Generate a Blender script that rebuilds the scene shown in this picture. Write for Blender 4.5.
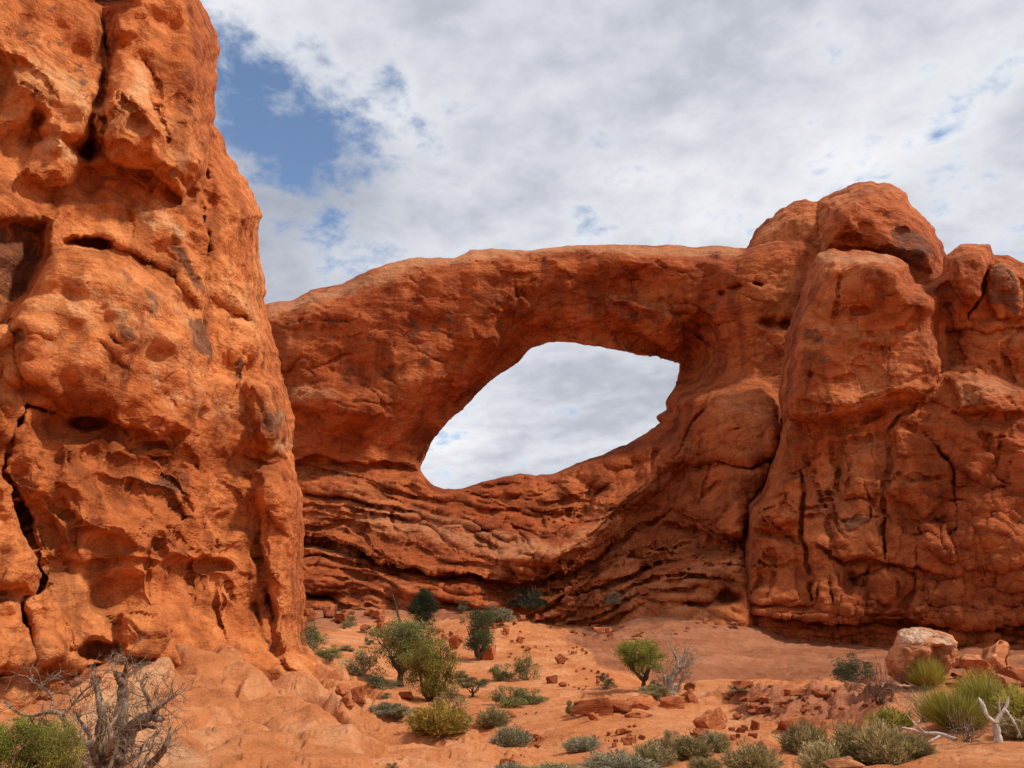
import bpy, math, random
import numpy as np
from mathutils import Vector

for o in list(bpy.data.objects):
    bpy.data.objects.remove(o, do_unlink=True)
scene = bpy.context.scene
COL = scene.collection
R = math.radians

# ------------------------------------------------------------------ camera
W, Hh, FPX = 1024, 768, 769.0
PITCH = math.atan(216.0 / FPX)
cam_d = bpy.data.cameras.new('camera')
cam_d.sensor_width = 36.0
cam_d.lens = 36.0 * FPX / W
cam_d.clip_start = 0.1
cam_d.clip_end = 20000
cam = bpy.data.objects.new('camera', cam_d)
cam.location = (0, 0, 0)
cam.rotation_euler = (math.pi / 2 + PITCH, 0, 0)
COL.objects.link(cam)
scene.camera = cam

# ------------------------------------------------------------------ sky and sun
SUN_AZ, SUN_EL = 106.0, 49.0          # degrees clockwise from +Y (the view), and above the horizon
SUN_STRENGTH = 3.3
SKY_STRENGTH = 0.15
scene.view_settings.view_transform = 'Standard'
scene.view_settings.look = 'None'
scene.view_settings.gamma = 1.0
scene.view_settings.use_curve_mapping = False
scene.view_settings.exposure = 0.12
scene.cycles.max_bounces = 5
scene.cycles.diffuse_bounces = 3
scene.cycles.glossy_bounces = 1
scene.cycles.transmission_bounces = 2
scene.cycles.transparent_max_bounces = 4
scene.cycles.use_denoising = True


def nd(nt, kind, **kw):
    n = nt.nodes.new(kind)
    for k, v in kw.items():
        if k.startswith('i_'):
            n.inputs[k[2:].replace('_', ' ')].default_value = v
        else:
            setattr(n, k, v)
    return n


def ramp(nt, stops, interp='LINEAR'):
    r = nt.nodes.new('ShaderNodeValToRGB')
    r.color_ramp.interpolation = interp
    el = r.color_ramp.elements
    while len(el) < len(stops):
        el.new(0.5)
    for e, (p, c) in zip(el, stops):
        e.position = p
        e.color = (c[0], c[1], c[2], 1) if not isinstance(c, (int, float)) else (c, c, c, 1)
    return r


def mixc(nt, fac, a, b, blend='MIX'):
    m = nt.nodes.new('ShaderNodeMix')
    m.data_type = 'RGBA'
    m.blend_type = blend
    for sock, val in ((m.inputs[0], fac), (m.inputs[6], a), (m.inputs[7], b)):
        if hasattr(val, 'links'):
            nt.links.new(val, sock)
        elif isinstance(val, (int, float)):
            sock.default_value = val
        else:
            sock.default_value = (val[0], val[1], val[2], 1)
    return m.outputs[2]


def mth(nt, op, a, b=None, clamp=False):
    m = nt.nodes.new('ShaderNodeMath')
    m.operation = op
    m.use_clamp = clamp
    for i, v in enumerate((a, b)):
        if v is None:
            continue
        if hasattr(v, 'links'):
            nt.links.new(v, m.inputs[i])
        else:
            m.inputs[i].default_value = v
    return m.outputs[0]


def build_world():
    w = bpy.data.worlds.new('World')
    scene.world = w
    w.use_nodes = True
    nt = w.node_tree
    nt.nodes.clear()
    L = nt.links.new
    out = nt.nodes.new('ShaderNodeOutputWorld')
    sky = nd(nt, 'ShaderNodeTexSky', sky_type='NISHITA', sun_disc=False)
    sky.sun_elevation = R(SUN_EL)
    sky.sun_rotation = R(SUN_AZ)
    sky.air_density = 1.0
    sky.dust_density = 0.6
    sky.ozone_density = 2.0
    tc = nt.nodes.new('ShaderNodeTexCoord')
    sep = nt.nodes.new('ShaderNodeSeparateXYZ')
    L(tc.outputs['Generated'], sep.inputs[0])
    # clouds lie on a flat layer overhead: direction / height
    den = mth(nt, 'ADD', mth(nt, 'MAXIMUM', sep.outputs[2], 0.0), 0.30)
    cx = mth(nt, 'DIVIDE', sep.outputs[0], den)
    cy = mth(nt, 'DIVIDE', sep.outputs[1], den)
    com = nt.nodes.new('ShaderNodeCombineXYZ')
    L(cx, com.inputs[0]); L(cy, com.inputs[1])

    def noise(scale, detail, rough, off, dist=0.0, sx=1.0, rot=0.0):
        mp = nt.nodes.new('ShaderNodeMapping')
        mp.inputs['Location'].default_value = off
        mp.inputs['Rotation'].default_value = (0, 0, rot)
        mp.inputs['Scale'].default_value = (sx, 1, 1)
        L(com.outputs[0], mp.inputs[0])
        n = nd(nt, 'ShaderNodeTexNoise')
        n.inputs['Scale'].default_value = scale
        n.inputs['Detail'].default_value = detail
        n.inputs['Roughness'].default_value = rough
        n.inputs['Distortion'].default_value = dist
        L(mp.outputs[0], n.inputs['Vector'])
        return n.outputs['Fac']
    big = noise(1.7, 4, 0.5, (3.1, 1.7, 0), 0.2, 0.8, 0.6)
    mid = noise(5.6, 6, 0.56, (7.3, 2.2, 0), 0.15, 0.9, 0.75)
    fine = noise(17.0, 5, 0.58, (1.3, 9.2, 0), 0.15, 0.95, 0.8)
    # the open blue gap low on the left: an ellipse of directions
    gap = nt.nodes.new('ShaderNodeVectorMath'); gap.operation = 'SUBTRACT'
    L(tc.outputs['Generated'], gap.inputs[0])
    gap.inputs[1].default_value = GAP_DIR
    gm = nt.nodes.new('ShaderNodeMapping')
    gm.inputs['Rotation'].default_value = (0, R(-38), 0)
    L(gap.outputs[0], gm.inputs[0])
    gs = nt.nodes.new('ShaderNodeVectorMath'); gs.operation = 'MULTIPLY'
    L(gm.outputs[0], gs.inputs[0])
    gs.inputs[1].default_value = (1 / 0.135, 1 / 0.30, 1 / 0.085)
    gl = nt.nodes.new('ShaderNodeVectorMath'); gl.operation = 'LENGTH'
    L(gs.outputs[0], gl.inputs[0])
    gapf = nt.nodes.new('ShaderNodeMapRange')
    gapf.interpolation_type = 'SMOOTHSTEP'
    L(gl.outputs['Value'], gapf.inputs[0])
    gapf.inputs[1].default_value = 0.25; gapf.inputs[2].default_value = 1.45
    gapf.inputs[3].default_value = 1.0; gapf.inputs[4].default_value = 0.0
    # cover: mostly overcast, a few thin tears, and the gap
    cov = mth(nt, 'ADD', mth(nt, 'MULTIPLY', big, 0.35), mth(nt, 'MULTIPLY', mid, 0.65))
    cov = mth(nt, 'ADD', cov, mth(nt, 'MULTIPLY', mth(nt, 'SUBTRACT', fine, 0.5), 0.54))
    cov = mth(nt, 'SUBTRACT', cov, mth(nt, 'MULTIPLY', gapf.outputs[0], 0.295))
    cmap = nt.nodes.new('ShaderNodeMapRange'); cmap.interpolation_type = 'SMOOTHSTEP'
    L(cov, cmap.inputs[0])
    cmap.inputs[1].default_value = 0.23; cmap.inputs[2].default_value = 0.445
    # cloud brightness: pale veil with grey thick bellies
    thick = mth(nt, 'ADD', mth(nt, 'MULTIPLY', big, 0.66), mth(nt, 'MULTIPLY', mid, 0.30))
    thick = mth(nt, 'ADD', thick, mth(nt, 'MULTIPLY', mth(nt, 'SUBTRACT', fine, 0.5), 0.15))
    cr = ramp(nt, [(0.36, (0.86, 0.87, 0.895)), (0.44, (0.69, 0.71, 0.76)), (0.53, (0.49, 0.515, 0.585)), (0.62, (0.37, 0.395, 0.47))])
    L(thick, cr.inputs[0])
    bsky = nt.nodes.new('ShaderNodeBackground'); bsky.inputs[1].default_value = SKY_STRENGTH
    L(sky.outputs[0], bsky.inputs[0])
    bcl = nt.nodes.new('ShaderNodeBackground'); bcl.inputs[1].default_value = CLOUD_STRENGTH
    L(cr.outputs[0], bcl.inputs[0])
    ms = nt.nodes.new('ShaderNodeMixShader')
    L(cmap.outputs[0], ms.inputs[0]); L(bsky.outputs[0], ms.inputs[1]); L(bcl.outputs[0], ms.inputs[2])
    L(ms.outputs[0], out.inputs[0])


def ray(px, py):
    u = (px - 512.0) / FPX
    v = (384.0 - py) / FPX
    c, s = math.cos(PITCH), math.sin(PITCH)
    return u, c - v * s, s + v * c


_g = Vector(ray(285, 150)).normalized()
GAP_DIR = (_g.x, _g.y, _g.z)
CLOUD_STRENGTH = 0.98
build_world()

sun_d = bpy.data.lights.new('sun', 'SUN')
sun_d.energy = SUN_STRENGTH
sun_d.angle = R(5.0)
sun_d.color = (1.0, 0.93, 0.82)
sun = bpy.data.objects.new('sun', sun_d)
COL.objects.link(sun)
_sd = Vector((math.sin(R(SUN_AZ)) * math.cos(R(SUN_EL)), math.cos(R(SUN_AZ)) * math.cos(R(SUN_EL)), math.sin(R(SUN_EL))))
sun.rotation_euler = _sd.to_track_quat('Z', 'Y').to_euler()
sun.location = (20, -20, 60)


# ------------------------------------------------------------------ noise in numpy
_rng = np.random.default_rng(7)
_TN = 64
_grad = _rng.normal(size=(_TN ** 3, 3)).astype(np.float32)
_grad /= np.linalg.norm(_grad, axis=1, keepdims=True)
_rand3 = _rng.random(size=(_TN ** 3, 4)).astype(np.float32)


def _ix(i, j, k):
    return ((i & 63) * 64 + (j & 63)) * 64 + (k & 63)


def gnoise(x, y, z):
    """gradient noise, about -1..1"""
    sh = x.shape
    x = x.ravel().astype(np.float32); y = y.ravel().astype(np.float32); z = z.ravel().astype(np.float32)
    i = np.floor(x).astype(np.int32); j = np.floor(y).astype(np.int32); k = np.floor(z).astype(np.int32)
    fx, fy, fz = x - i, y - j, z - k
    ux = fx * fx * fx * (fx * (fx * 6 - 15) + 10)
    uy = fy * fy * fy * (fy * (fy * 6 - 15) + 10)
    uz = fz * fz * fz * (fz * (fz * 6 - 15) + 10)
    res = np.zeros_like(x)
    for a in (0, 1):
        wx = ux if a else 1 - ux
        for b in (0, 1):
            wy = uy if b else 1 - uy
            for c in (0, 1):
                wz = uz if c else 1 - uz
                g = _grad[_ix(i + a, j + b, k + c)]
                res += wx * wy * wz * (g[:, 0] * (fx - a) + g[:, 1] * (fy - b) + g[:, 2] * (fz - c))
    return (res * 1.6).reshape(sh)


def fbm(x, y, z, oct=4, gain=0.5, lac=2.03):
    r, a = 0, 1.0
    for o in range(oct):
        r = r + a * gnoise(x + 17.3 * o, y + 5.1 * o, z + 9.7 * o)
        x, y, z = x * lac, y * lac, z * lac
        a *= gain
    return r


def billow(x, y, z, oct=3, gain=0.5):
    """rounded pillows with sharp creases between, 0..1"""
    r, a, t = 0, 1.0, 0
    for o in range(oct):
        n = np.abs(gnoise(x + 31.7 * o, y + 11.9 * o, z + 3.3 * o))
        r = r + a * np.minimum(1, np.sqrt(n + 0.0004) * 1.15)
        t += a
        x, y, z = x * 2.1, y * 2.1, z * 2.1
        a *= gain
    return r / t


def worley(x, y, z):
    i0 = np.floor(x).astype(np.int32); j0 = np.floor(y).astype(np.int32); k0 = np.floor(z).astype(np.int32)
    f1 = np.full(x.shape, 9.0, np.float32); f2 = f1.copy(); idr = np.zeros(x.shape, np.float32)
    for a in (-1, 0, 1):
        for b in (-1, 0, 1):
            for c in (-1, 0, 1):
                r = _rand3[_ix(i0 + a, j0 + b, k0 + c)]
                d = np.sqrt((i0 + a + r[:, 0] - x) ** 2 + (j0 + b + r[:, 1] - y) ** 2 + (k0 + c + r[:, 2] - z) ** 2).astype(np.float32)
                near = d < f1
                f2 = np.where(near, f1, np.minimum(f2, d))
                idr = np.where(near, r[:, 3], idr)
                f1 = np.where(near, d, f1)
    return f1, f2, idr


def facets(x, y, z, tilt=0.55):
    """fracture faces: every cell is a plane with its own offset and tilt, chipped at the joints"""
    i0 = np.floor(x).astype(np.int32); j0 = np.floor(y).astype(np.int32); k0 = np.floor(z).astype(np.int32)
    f1 = np.full(x.shape, 9.0, np.float32); f2 = f1.copy(); h = np.zeros(x.shape, np.float32)
    for a in (-1, 0, 1):
        for b in (-1, 0, 1):
            for c in (-1, 0, 1):
                ix = _ix(i0 + a, j0 + b, k0 + c)
                r = _rand3[ix]; g = _grad[ix]
                dx = x - (i0 + a + r[:, 0]); dy = y - (j0 + b + r[:, 1]); dz = z - (k0 + c + r[:, 2])
                d = np.sqrt(dx * dx + dy * dy + dz * dz).astype(np.float32)
                pl = (r[:, 3] - 0.5) + tilt * (dx * g[:, 0] + dy * g[:, 1] + dz * g[:, 2])
                near = d < f1
                f2 = np.where(near, f1, np.minimum(f2, d))
                h = np.where(near, pl, h)
                f1 = np.where(near, d, f1)
    return h, f2 - f1


def sstep(a, b, x):
    t = np.clip((x - a) / (b - a), 0, 1)
    return t * t * (3 - 2 * t)


# ------------------------------------------------------------------ mesh helpers
def mesh_np(name, verts, quads=None, tris=None, smooth=True):
    me = bpy.data.meshes.new(name)
    nv = len(verts)
    me.vertices.add(nv)
    me.vertices.foreach_set('co', np.ascontiguousarray(verts, np.float32).ravel())
    nq = 0 if quads is None else len(quads)
    ntr = 0 if tris is None else len(tris)
    loops = []
    if nq: loops.append(np.asarray(quads, np.int32).ravel())
    if ntr: loops.append(np.asarray(tris, np.int32).ravel())
    loops = np.concatenate(loops)
    me.loops.add(len(loops))
    me.loops.foreach_set('vertex_index', loops)
    me.polygons.add(nq + ntr)
    start = np.concatenate([np.arange(nq) * 4, nq * 4 + np.arange(ntr) * 3]).astype(np.int32)
    me.polygons.foreach_set('loop_start', start)
    me.polygons.foreach_set('use_smooth', np.full(nq + ntr, smooth, dtype=bool))
    me.update(calc_edges=True)
    me.validate()
    return me


def point_attr(me, name, vals):
    at = me.attributes.new(name, 'FLOAT', 'POINT')
    at.data.foreach_set('value', np.ascontiguousarray(vals, np.float32))


def link(name, me, mat=None, parent=None, loc=None):
    o = bpy.data.objects.new(name, me)
    COL.objects.link(o)
    if mat is not None and me is not None and not me.materials:
        me.materials.append(mat)
    if parent is not None:
        o.parent = parent
    if loc is not None:
        o.location = loc
    return o


def tag(o, label, cat, group=None, kind=None):
    if label: o['label'] = label
    if cat: o['category'] = cat
    if group: o['group'] = group
    if kind: o['kind'] = kind
    return o


def vnormals(v, q):
    d1 = v[q[:, 2]] - v[q[:, 0]]
    d2 = v[q[:, 3]] - v[q[:, 1]]
    fn = np.cross(d1, d2)
    n = np.zeros_like(v)
    for c in range(3):
        for s in range(4):
            n[:, c] += np.bincount(q[:, s], weights=fn[:, c], minlength=len(v))
    n /= np.linalg.norm(n, axis=1, keepdims=True) + 1e-12
    return n


def surface_nets(F):
    """closed surface F=0 (inside negative) on an integer lattice -> verts in index space, quads"""
    S = F < 0
    nx, ny, nz = F.shape
    c = S[:-1, :-1, :-1].astype(np.int8)
    cnt = np.zeros((nx - 1, ny - 1, nz - 1), np.int8)
    for a in (0, 1):
        for b in (0, 1):
            for d in (0, 1):
                cnt += S[a:nx - 1 + a, b:ny - 1 + b, d:nz - 1 + d]
    act = (cnt > 0) & (cnt < 8)
    idx = np.argwhere(act).astype(np.int32)
    vid = np.full(act.shape, -1, np.int32)
    vid[act] = np.arange(len(idx), dtype=np.int32)
    acc = np.zeros((len(idx), 3), np.float32)
    num = np.zeros(len(idx), np.float32)
    I, J, K = idx[:, 0], idx[:, 1], idx[:, 2]
    corner = {}
    for a in (0, 1):
        for b in (0, 1):
            for d in (0, 1):
                corner[(a, b, d)] = F[I + a, J + b, K + d]
    for (p, q) in [((a, b, d), (a + (ax == 0), b + (ax == 1), d + (ax == 2)))
                   for ax in range(3) for a in (0, 1) for b in (0, 1) for d in (0, 1)
                   if (a, b, d)[ax] == 0]:
        f0, f1 = corner[p], corner[q]
        m = (f0 < 0) != (f1 < 0)
        t = np.where(m, f0 / np.where(m, f0 - f1, 1), 0)
        for k in range(3):
            acc[:, k] += np.where(m, p[k] + t * (q[k] - p[k]), 0)
        num += m
    verts = idx + acc / num[:, None]
    quads = []
    # x edges
    for ax in range(3):
        sl0 = [slice(1, -1)] * 3; sl1 = [slice(1, -1)] * 3
        sl0[ax] = slice(0, -1); sl1[ax] = slice(1, None)
        m = S[tuple(sl0)] != S[tuple(sl1)]
        e = np.argwhere(m)
        ins = S[tuple(sl0)][m]
        off = [1, 1, 1]; off[ax] = 0
        e = e + off
        b, d = [k for k in range(3) if k != ax]
        def cell(db, dd):
            g = e.copy()
            g[:, b] -= db; g[:, d] -= dd
            return vid[g[:, 0], g[:, 1], g[:, 2]]
        q = np.stack([cell(1, 1), cell(0, 1), cell(0, 0), cell(1, 0)], 1)
        flip = ins if ax != 1 else ~ins
        q[~flip] = q[~flip][:, ::-1]
        quads.append(q)
    quads = np.concatenate(quads)
    quads = quads[(quads >= 0).all(1)]
    return verts, quads


# ------------------------------------------------------------------ sculpting in picture-plane maps with real depth
class Sculpt:
    """A rock mass laid out on a lattice seen from the viewpoint: an outline, a thickness and many
    bulges, ledges and cracks give every point its own depth in metres."""

    def __init__(s, x0, x1, y0, y1, step, q0, az, qa, qb, dq, seed=0, warp=3.0, wscale=22.0):
        s.step, s.q0, s.az = step, q0, R(az)
        s.x0, s.y0 = x0, y0
        s.xs = np.arange(x0, x1 + step, step, dtype=np.float32)
        s.ys = np.arange(y0, y1 + step, step, dtype=np.float32)
        s.qs = np.arange(qa, qb + dq, dq, dtype=np.float32)     # depth relative to q0, negative = towards viewer
        s.X, s.Y = np.meshgrid(s.xs, s.ys, indexing='ij')
        z = np.full_like(s.X, seed * 3.7)
        k = 1 / wscale
        s.WX = s.X + warp * fbm(s.X * k, s.Y * k, z, 4)
        s.WY = s.Y + warp * fbm(s.X * k + 40, s.Y * k + 9, z, 4)
        s.WX += 0.9 * fbm(s.X / 6, s.Y / 6, z + 3, 2)
        s.WY += 0.9 * fbm(s.X / 6 + 7, s.Y / 6, z + 5, 2)
        s.H = np.zeros_like(s.X)
        s.seed = seed
        s.attrs = {}
        s.calm = None

    def n2(s, sx, sy, off=0.0, oct=3):
        return fbm(s.X / sx, s.Y / sy, np.full_like(s.X, s.seed * 2.1 + off), oct)

    def poly_sd(s, pts, warped=True):
        """signed px distance to a polygon, positive inside"""
        X, Y = (s.WX, s.WY) if warped else (s.X, s.Y)
        n = len(pts)
        d = np.full(X.shape, 1e9, np.float32)
        ins = np.zeros(X.shape, bool)
        for i in range(n):
            ax, ay = pts[i]; bx, by = pts[(i + 1) % n]
            ex, ey = bx - ax, by - ay
            L2 = ex * ex + ey * ey + 1e-9
            t = np.clip(((X - ax) * ex + (Y - ay) * ey) / L2, 0, 1)
            d = np.minimum(d, np.hypot(X - ax - t * ex, Y - ay - t * ey))
            if ay != by:
                c = ((ay > Y) != (by > Y)) & (X < (bx - ax) * (Y - ay) / (by - ay) + ax)
                ins ^= c
        return np.where(ins, d, -d)

    def line_d(s, pts):
        X, Y = s.WX, s.WY
        d = np.full(X.shape, 1e9, np.float32)
        tt = np.zeros(X.shape, np.float32)
        n = len(pts) - 1
        for i in range(n):
            ax, ay = pts[i]; bx, by = pts[i + 1]
            ex, ey = bx - ax, by - ay
            t = np.clip(((X - ax) * ex + (Y - ay) * ey) / (ex * ex + ey * ey + 1e-9), 0, 1)
            dd = np.hypot(X - ax - t * ex, Y - ay - t * ey)
            m = dd < d
            d = np.where(m, dd, d); tt = np.where(m, (i + t) / n, tt)
        return d, tt

    def bulge(s, pts, rim, h, power=2.0):
        sd = s.poly_sd(pts)
        a = np.clip(1 - sd / rim, 0, 1)
        s.H += np.where(sd > 0, h * np.sqrt(np.maximum(0, 1 - a ** power)), 0)

    def shift(s, pts, soft, h):
        s.H += h * sstep(-soft, soft, s.poly_sd(pts))

    def crack(s, pts, width, depth, taper=True):
        d, t = s.line_d(pts)
        w = np.maximum(width * (1 + 0.9 * s.n2(16, 16, 5, 2)), 0.55 * width)
        k0 = 0.30 + 0.70 * sstep(-0.45, 0.25, s.n2(26, 26, 12, 2))
        k = np.sin(np.pi * np.clip(t, 0.02, 0.98)) ** 0.35 if taper else 1
        s.H -= 0.62 * depth * k * k0 * np.exp(-(d / (0.62 * w)) ** 2)

    def rand_cracks(s, n, box, length, angle, spread, width, depth, seed):
        """short natural joints: wandering polylines about a main direction (degrees, picture plane)"""
        rng = random.Random(seed)
        for _ in range(n):
            x = rng.uniform(box[0], box[2]); y = rng.uniform(box[1], box[3])
            a0 = angle(x, y) if callable(angle) else angle
            a = R(a0 + rng.gauss(0, spread))
            L = rng.uniform(*length)
            pts = [(x, y)]
            for k in range(4):
                a += rng.gauss(0, 0.22)
                x += math.cos(a) * L / 4; y += math.sin(a) * L / 4
                pts.append((x, y))
            xs = [q[0] for q in pts]; ys = [q[1] for q in pts]
            m = 12
            i0 = int(max(0, (min(xs) - m - s.x0) / s.step)); i1 = int(min(s.X.shape[0], (max(xs) + m - s.x0) / s.step + 1))
            j0 = int(max(0, (min(ys) - m - s.y0) / s.step)); j1 = int(min(s.X.shape[1], (max(ys) + m - s.y0) / s.step + 1))
            if i1 - i0 < 3 or j1 - j0 < 3:
                continue
            WX, WY = s.WX[i0:i1, j0:j1], s.WY[i0:i1, j0:j1]
            d = np.full(WX.shape, 1e9, np.float32); tt = np.zeros_like(d)
            for k in range(4):
                ax, ay = pts[k]; bx, by = pts[k + 1]
                ex, ey = bx - ax, by - ay
                t = np.clip(((WX - ax) * ex + (WY - ay) * ey) / (ex * ex + ey * ey + 1e-9), 0, 1)
                dd = np.hypot(WX - ax - t * ex, WY - ay - t * ey)
                mm = dd < d
                d = np.where(mm, dd, d); tt = np.where(mm, (k + t) / 4, tt)
            w = width * rng.uniform(0.7, 1.3)
            s.H[i0:i1, j0:j1] -= depth * rng.uniform(0.4, 1.1) * np.sin(np.pi * np.clip(tt, .03, .97)) ** 0.6 * np.exp(-(d / w) ** 2)

    def ridge(s, pts, width, h):
        d, t = s.line_d(pts)
        k = np.sin(np.pi * np.clip(t, 0.02, 0.98)) ** 0.5
        s.H += h * k * np.exp(-(d / width) ** 2)

    def pit(s, x, y, rx, ry, depth):
        r2 = ((s.WX - x) / rx) ** 2 + ((s.WY - y) / ry) ** 2
        s.H -= depth * np.exp(-r2 * r2)

    def ledge(s, pts, depth, fall, rise=1.5, over=0.0, olen=12.0):
        """an overhang: just below the line the face steps back, then comes out again"""
        px = np.array([p[0] for p in pts]); py = np.array([p[1] for p in pts])
        yl = np.interp(s.WX, px, py)
        v = s.WY - yl
        ends = sstep(px[0] - 4, px[0] + 10, s.WX) * (1 - sstep(px[-1] - 10, px[-1] + 4, s.WX))
        s.H -= ends * np.where(v > 0, 0.6 * depth * sstep(0, rise, v) * np.exp(-v / fall), 0)
        if over:
            s.H += ends * np.where(v <= 0, over * np.exp(v / olen), over * (1 - sstep(0, rise, v)))

    def field(s, sd_out, rad, thick, back):
        """sd_out: px distance inside the outline; rad: rim rounding px; thick/back metres"""
        a = np.clip(1 - sd_out / rad, 0, 3).astype(np.float32)
        prof = np.sqrt(np.clip(1 - a * a, 0, 1))
        Hf = (s.H * np.minimum(1, prof * 1.15)).astype(np.float32)
        q = s.qs[None, None, :]
        d = q + Hf[:, :, None]
        T = thick[:, :, None] if hasattr(thick, 'shape') else thick
        B = back[:, :, None] if hasattr(back, 'shape') else back
        e = np.where(d < 0, d / T, d / B)
        F = np.hypot(e, a[:, :, None]) - 1
        F[0] = 1; F[-1] = 1; F[:, 0] = 1; F[:, -1] = 1; F[:, :, 0] = 1; F[:, :, -1] = 1
        return F.astype(np.float32)

    def to_world(s, iv):
        px = s.x0 + iv[:, 0] * s.step
        py = s.y0 + iv[:, 1] * s.step
        q = s.q0 + s.qs[0] + iv[:, 2] * (s.qs[1] - s.qs[0])
        u, yw, zw = ray(px, py)
        sc = q / (u * math.sin(s.az) + yw * math.cos(s.az))
        return np.stack([u * sc, yw * sc, zw * sc], 1), px, py

    def sample(s, A, px, py):
        fi = np.clip((px - s.x0) / s.step, 0, A.shape[0] - 1.001)
        fj = np.clip((py - s.y0) / s.step, 0, A.shape[1] - 1.001)
        i = fi.astype(int); j = fj.astype(int)
        a, b = fi - i, fj - j
        return (A[i, j] * (1 - a) * (1 - b) + A[i + 1, j] * a * (1 - b) + A[i, j + 1] * (1 - a) * b + A[i + 1, j + 1] * a * b)

    def build(s, name, F, disp, mat, label, cat='rock'):
        iv, q = surface_nets(F)
        v, px, py = s.to_world(iv)
        v = v.astype(np.float64)
        q = q[:, ::-1]
        # orientation check: front faces look to the viewer
        n = vnormals(v, q)
        front = s.qs[0] + iv[:, 2] * (s.qs[1] - s.qs[0])
        f = front < np.percentile(front, 30)
        if (n[f] * v[f]).sum(1).mean() > 0:
            q = q[:, ::-1]; n = -n
        nb = [(q[:, k], q[:, (k + 1) % 4]) for k in range(4)]
        ia = np.concatenate([e[0] for e in nb]); ib = np.concatenate([e[1] for e in nb])
        cnt = np.maximum(np.bincount(ia, minlength=len(v)) + np.bincount(ib, minlength=len(v)), 1)[:, None]

        def smooth(A, it):
            for _ in range(it):
                M = np.stack([np.bincount(ia, weights=A[ib, k], minlength=len(A)) + np.bincount(ib, weights=A[ia, k], minlength=len(A)) for k in range(3)], 1) / cnt
                A = 0.5 * A + 0.5 * M
            return A
        v = smooth(v, 1)
        n = smooth(vnormals(v, q), 6)
        n /= np.linalg.norm(n, axis=1, keepdims=True) + 1e-9
        vd = v / np.linalg.norm(v, axis=1, keepdims=True)
        facing = np.clip(np.abs((n * vd).sum(1)) * 1.4, 0, 1)
        calm = s.sample(s.calm, px, py) if s.calm is not None else 1.0
        v += n * (disp(v, n) * (0.3 + 0.7 * facing) * calm)[:, None]
        n = vnormals(v, q)
        base = np.array([v[:, 0].mean(), v[:, 1].mean(), v[:, 2].min()])
        me = mesh_np(name, v - base, quads=q)
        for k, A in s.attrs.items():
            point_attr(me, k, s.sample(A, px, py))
        o = link(name, me, mat, loc=base)
        tag(o, label, cat)
        return o

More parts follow.
